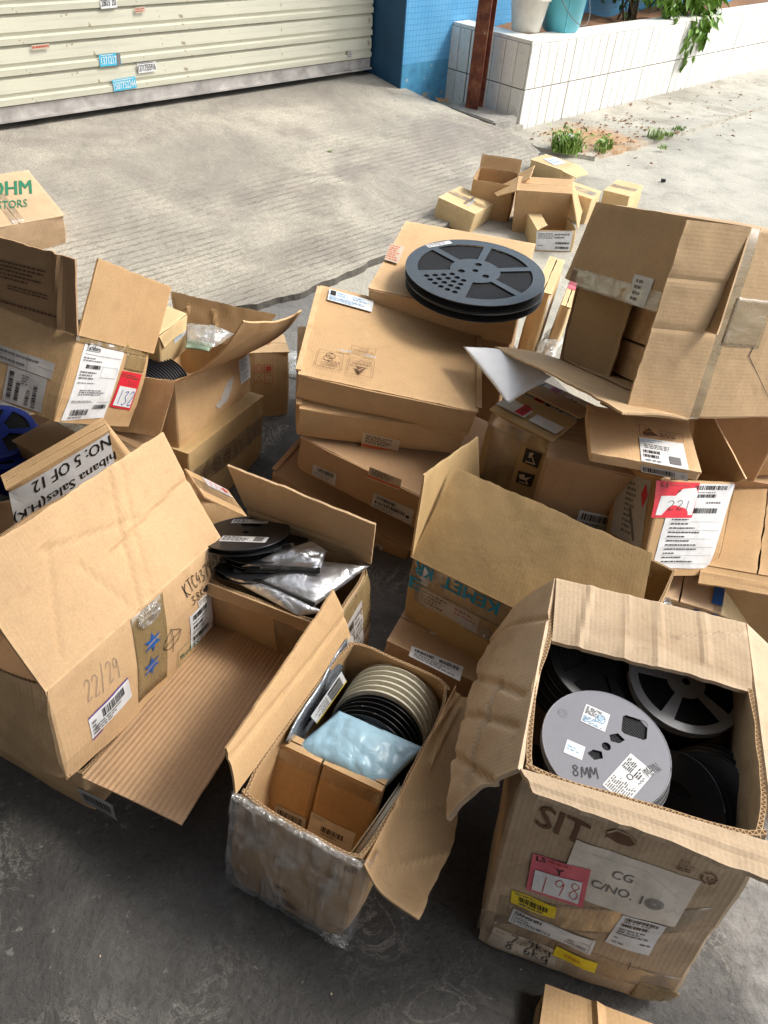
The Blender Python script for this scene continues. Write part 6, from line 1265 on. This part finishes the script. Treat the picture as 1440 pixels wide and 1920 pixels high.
rbl = reel('reel', .0895, .012, SPOKE7, 'reel_blue', 'upper blue reel at the left edge of the pile', group='blue reels in the left edge carton', M=pose(PTS['blue'][0], (.15, -.12, 1), .3))
for k in range(1, 7): dup(rbl, pose(Vector(PTS['blue'][0]) + Vector((.022 if k == 1 else .004 * k, -.012 if k == 1 else .003 * k, -.020 * k)), (.12, -.1, 1), .5 * k), ['', 'second blue reel sliding forward under the top one', 'third blue reel of the pile at the left edge', 'fourth blue reel down in the left edge carton', 'fifth blue reel down in the left edge carton', 'sixth blue reel down in the left edge carton', 'lowest blue reel in the left edge carton'][k])
B = Carton('T7', 'narrow_box', 'narrow carton standing on edge with a big upside down shipping label', mat='card', amp=.002); B.close('x', tape=False); B.topoff = .003
B.label('big', [('text', 'hibana Sales(H.K)', -.02, .12, 1.0, .46, 'ink', .025), ('text', 'NO: 5 OF 12', .0, .62, .78, .94, 'ink', .025)], paper='paper')
man('T10', (-.60, 1.17, 0), 34, (.26, .10, .2)); b = Carton('T10', 'support_box', 'hidden carton that the narrow labelled box leans on', mat='card_dark'); b.close('x')
B = Carton('T8', 'small_box', 'small taped carton with a red globe label between lid and silver bags', mat='card', amp=.003); B.close('x')
B.label(None, [('rect', .08, .08, .92, .92, 'paper'), ('disc', .8, .5, .010, 'ink_red'), ('text', 'TTI', .1, .35, .6, .8, 'ink_red', .01), ('frame', .05, .1, .95, .9, 'ink_red', .0008)], 'label', 'paper', quad=[(.05, .105), (.13, .105), (.13, .07), (.05, .07)], face='top')
# ---- junk beside the reel box
man('J1', tuple(Vector(PTS['j'][0]) + Vector((0, 0, -.15))), -16, (.05, .26, .40), 0, 4); b = Carton('J1', 'slim_box', 'slim yellowish box standing right of the flat reel box', mat='card_yellow', t=.003); b.close('y', tape=False)
b.label(None, [('path', [(.5, .1), (.9, .5), (.5, .9), (.1, .5), (.5, .1)], 'ink', .0012), ('hand', 'K', .4, .35, .6, .65, 'ink', .001)], 'label', 'paper', quad=[(.01, .38), (.06, .38), (.06, .31), (.01, .31)], face='right')
man('J2', tuple(Vector(PTS['j'][1]) + Vector((.02, .0, -.15))), -16, (.03, .26, .36), 0, 6); b = Carton('J2', 'slim_box', 'second slim yellowish box with a pink patch beside the clear bag', mat='card_yellow', t=.003); b.close('y', tape=False)
b.label(None, [('rect', .1, .1, .9, .9, 'pink')], 'label', 'pink', quad=[(.0, .18), (.03, .18), (.03, .12), (.0, .12)], face='top')
blob_bag('plastic_bag', PTS['junkbag'], .03, 'bag_clear', 'clear plastic bag slumped beside the slim yellowish boxes', seed=41, wr=.7)
# ---- far pile of small cartons on the road
far = [('A1', 'small closed carton at the left of the far pile', 'card_yellow'), ('A2', 'open carton lying in the middle of the far pile with folded out flaps', 'card'), ('A3', 'small carton with white printed label at the front of the far pile', 'card_yellow'),
       ('A4', 'carton farthest back in the far pile with one flap out', 'card_yellow'), ('A5', 'small carton between the open one and the right one', 'card_yellow'), ('A6', 'carton at the right end of the far pile', 'card_yellow')]
for key, lab, mt in far:
    B = Carton(key, 'small_carton', lab, group='small cartons dumped on the road', mat=mt, amp=.002, bulge=.002, t=.004)
    if key == 'A2': B.close('x', tape=False); B.flap('l', name='side_flap'); B.flap('r', name='side_flap')
    elif key == 'A3': B.flap('f', (60, [(0, .06), (B.w, .06)])); B.flap('l', (178, [(.06, .06), (B.d, .06)])); B.label('white', [('lines', .05, .08, .5, .4, 3), ('bars', .55, .55, .95, .66), ('lines', .5, .1, .95, .4, 2), ('bars', .55, .78, .95, .9), ('lines', .05, .7, .3, .8, 1)])
    elif key == 'A4': B.flap('n', (180, [(0, B.d * .9), (B.w, B.d * .9)]), lift=.003); B.topoff = .006; B.flap('r', name='side_flap'); B.label('white', [('lines', .1, .2, .9, .8, 2, 'ink_pale')])
    else: B.close('x')
    if key == 'A1': B.label('print', [('bars', .05, .1, .9, .45, 'ink_grey'), ('lines', .1, .55, .9, .9, 2, 'ink_pale')], 'print', None); B.label('side', [('lines', .1, .1, .9, .9, 3, 'ink_blue')], 'print', None)
man('A7', (.40, 3.80, 0), -12, (.20, .20, .17)); b = Carton('A7', 'small_carton', 'tall open carton behind the closed one at the left of the far pile', group='small cartons dumped on the road', mat='card', t=.004); b.flap('r', (35, [(0, .08), (.2, .08)])); b.flap('f', (70, [(0, .06), (.2, .06)]))
# ---- flattened carton at the very front
man('X', (.375, .285, .009), -14.5, (.17, .17, .032)); b = Carton('X', 'crushed_box', 'crushed carton poking out under the front edge of the dusty reel box', mat='card', amp=.008); b.flap('n', (180, [(0, .08), (.2, .08)]), amp=.008, creases=((.05, 0, .07, .08, .004), (.12, 0, .11, .08, .004)), lift=.003); b.flap('f', (180, [(0, .078), (.2, .078)]), amp=.008, lift=.003, creases=((.08, 0, .09, .08, .004),))
# ---- small litter on the floor
a = Acc(); g = random.Random(77)
for _ in range(70):
    x, y = g.uniform(-1.2, 1.0), g.uniform(.2, 1.7); s = g.uniform(.0015, .004); c = Vector((x, y, .009)); a.add([c + Vector((g.uniform(.5, 1) * s, 0, 0)), c + Vector((0, g.uniform(.5, 1) * s, 0)), c + Vector((-s, 0, 0)), c + Vector((0, -s, 0)), c + Vector((0, 0, s))], [(0, 1, 4), (1, 2, 4), (2, 3, 4), (3, 0, 4)])
tag(a.obj('grit', 'paper_tan'), kind='stuff')
blob_bag('plastic_scrap', [Vector(PTS['rag'][1]) + Vector(d) for d in ((-.05, -.06, .012), (.05, -.08, .014), (.07, .07, .014), (-.03, .09, .012))], .02, 'bag_clear', 'clear plastic scrap on the ground left of the mailer stack', 'plastic scrap', seed=51, wr=.7)
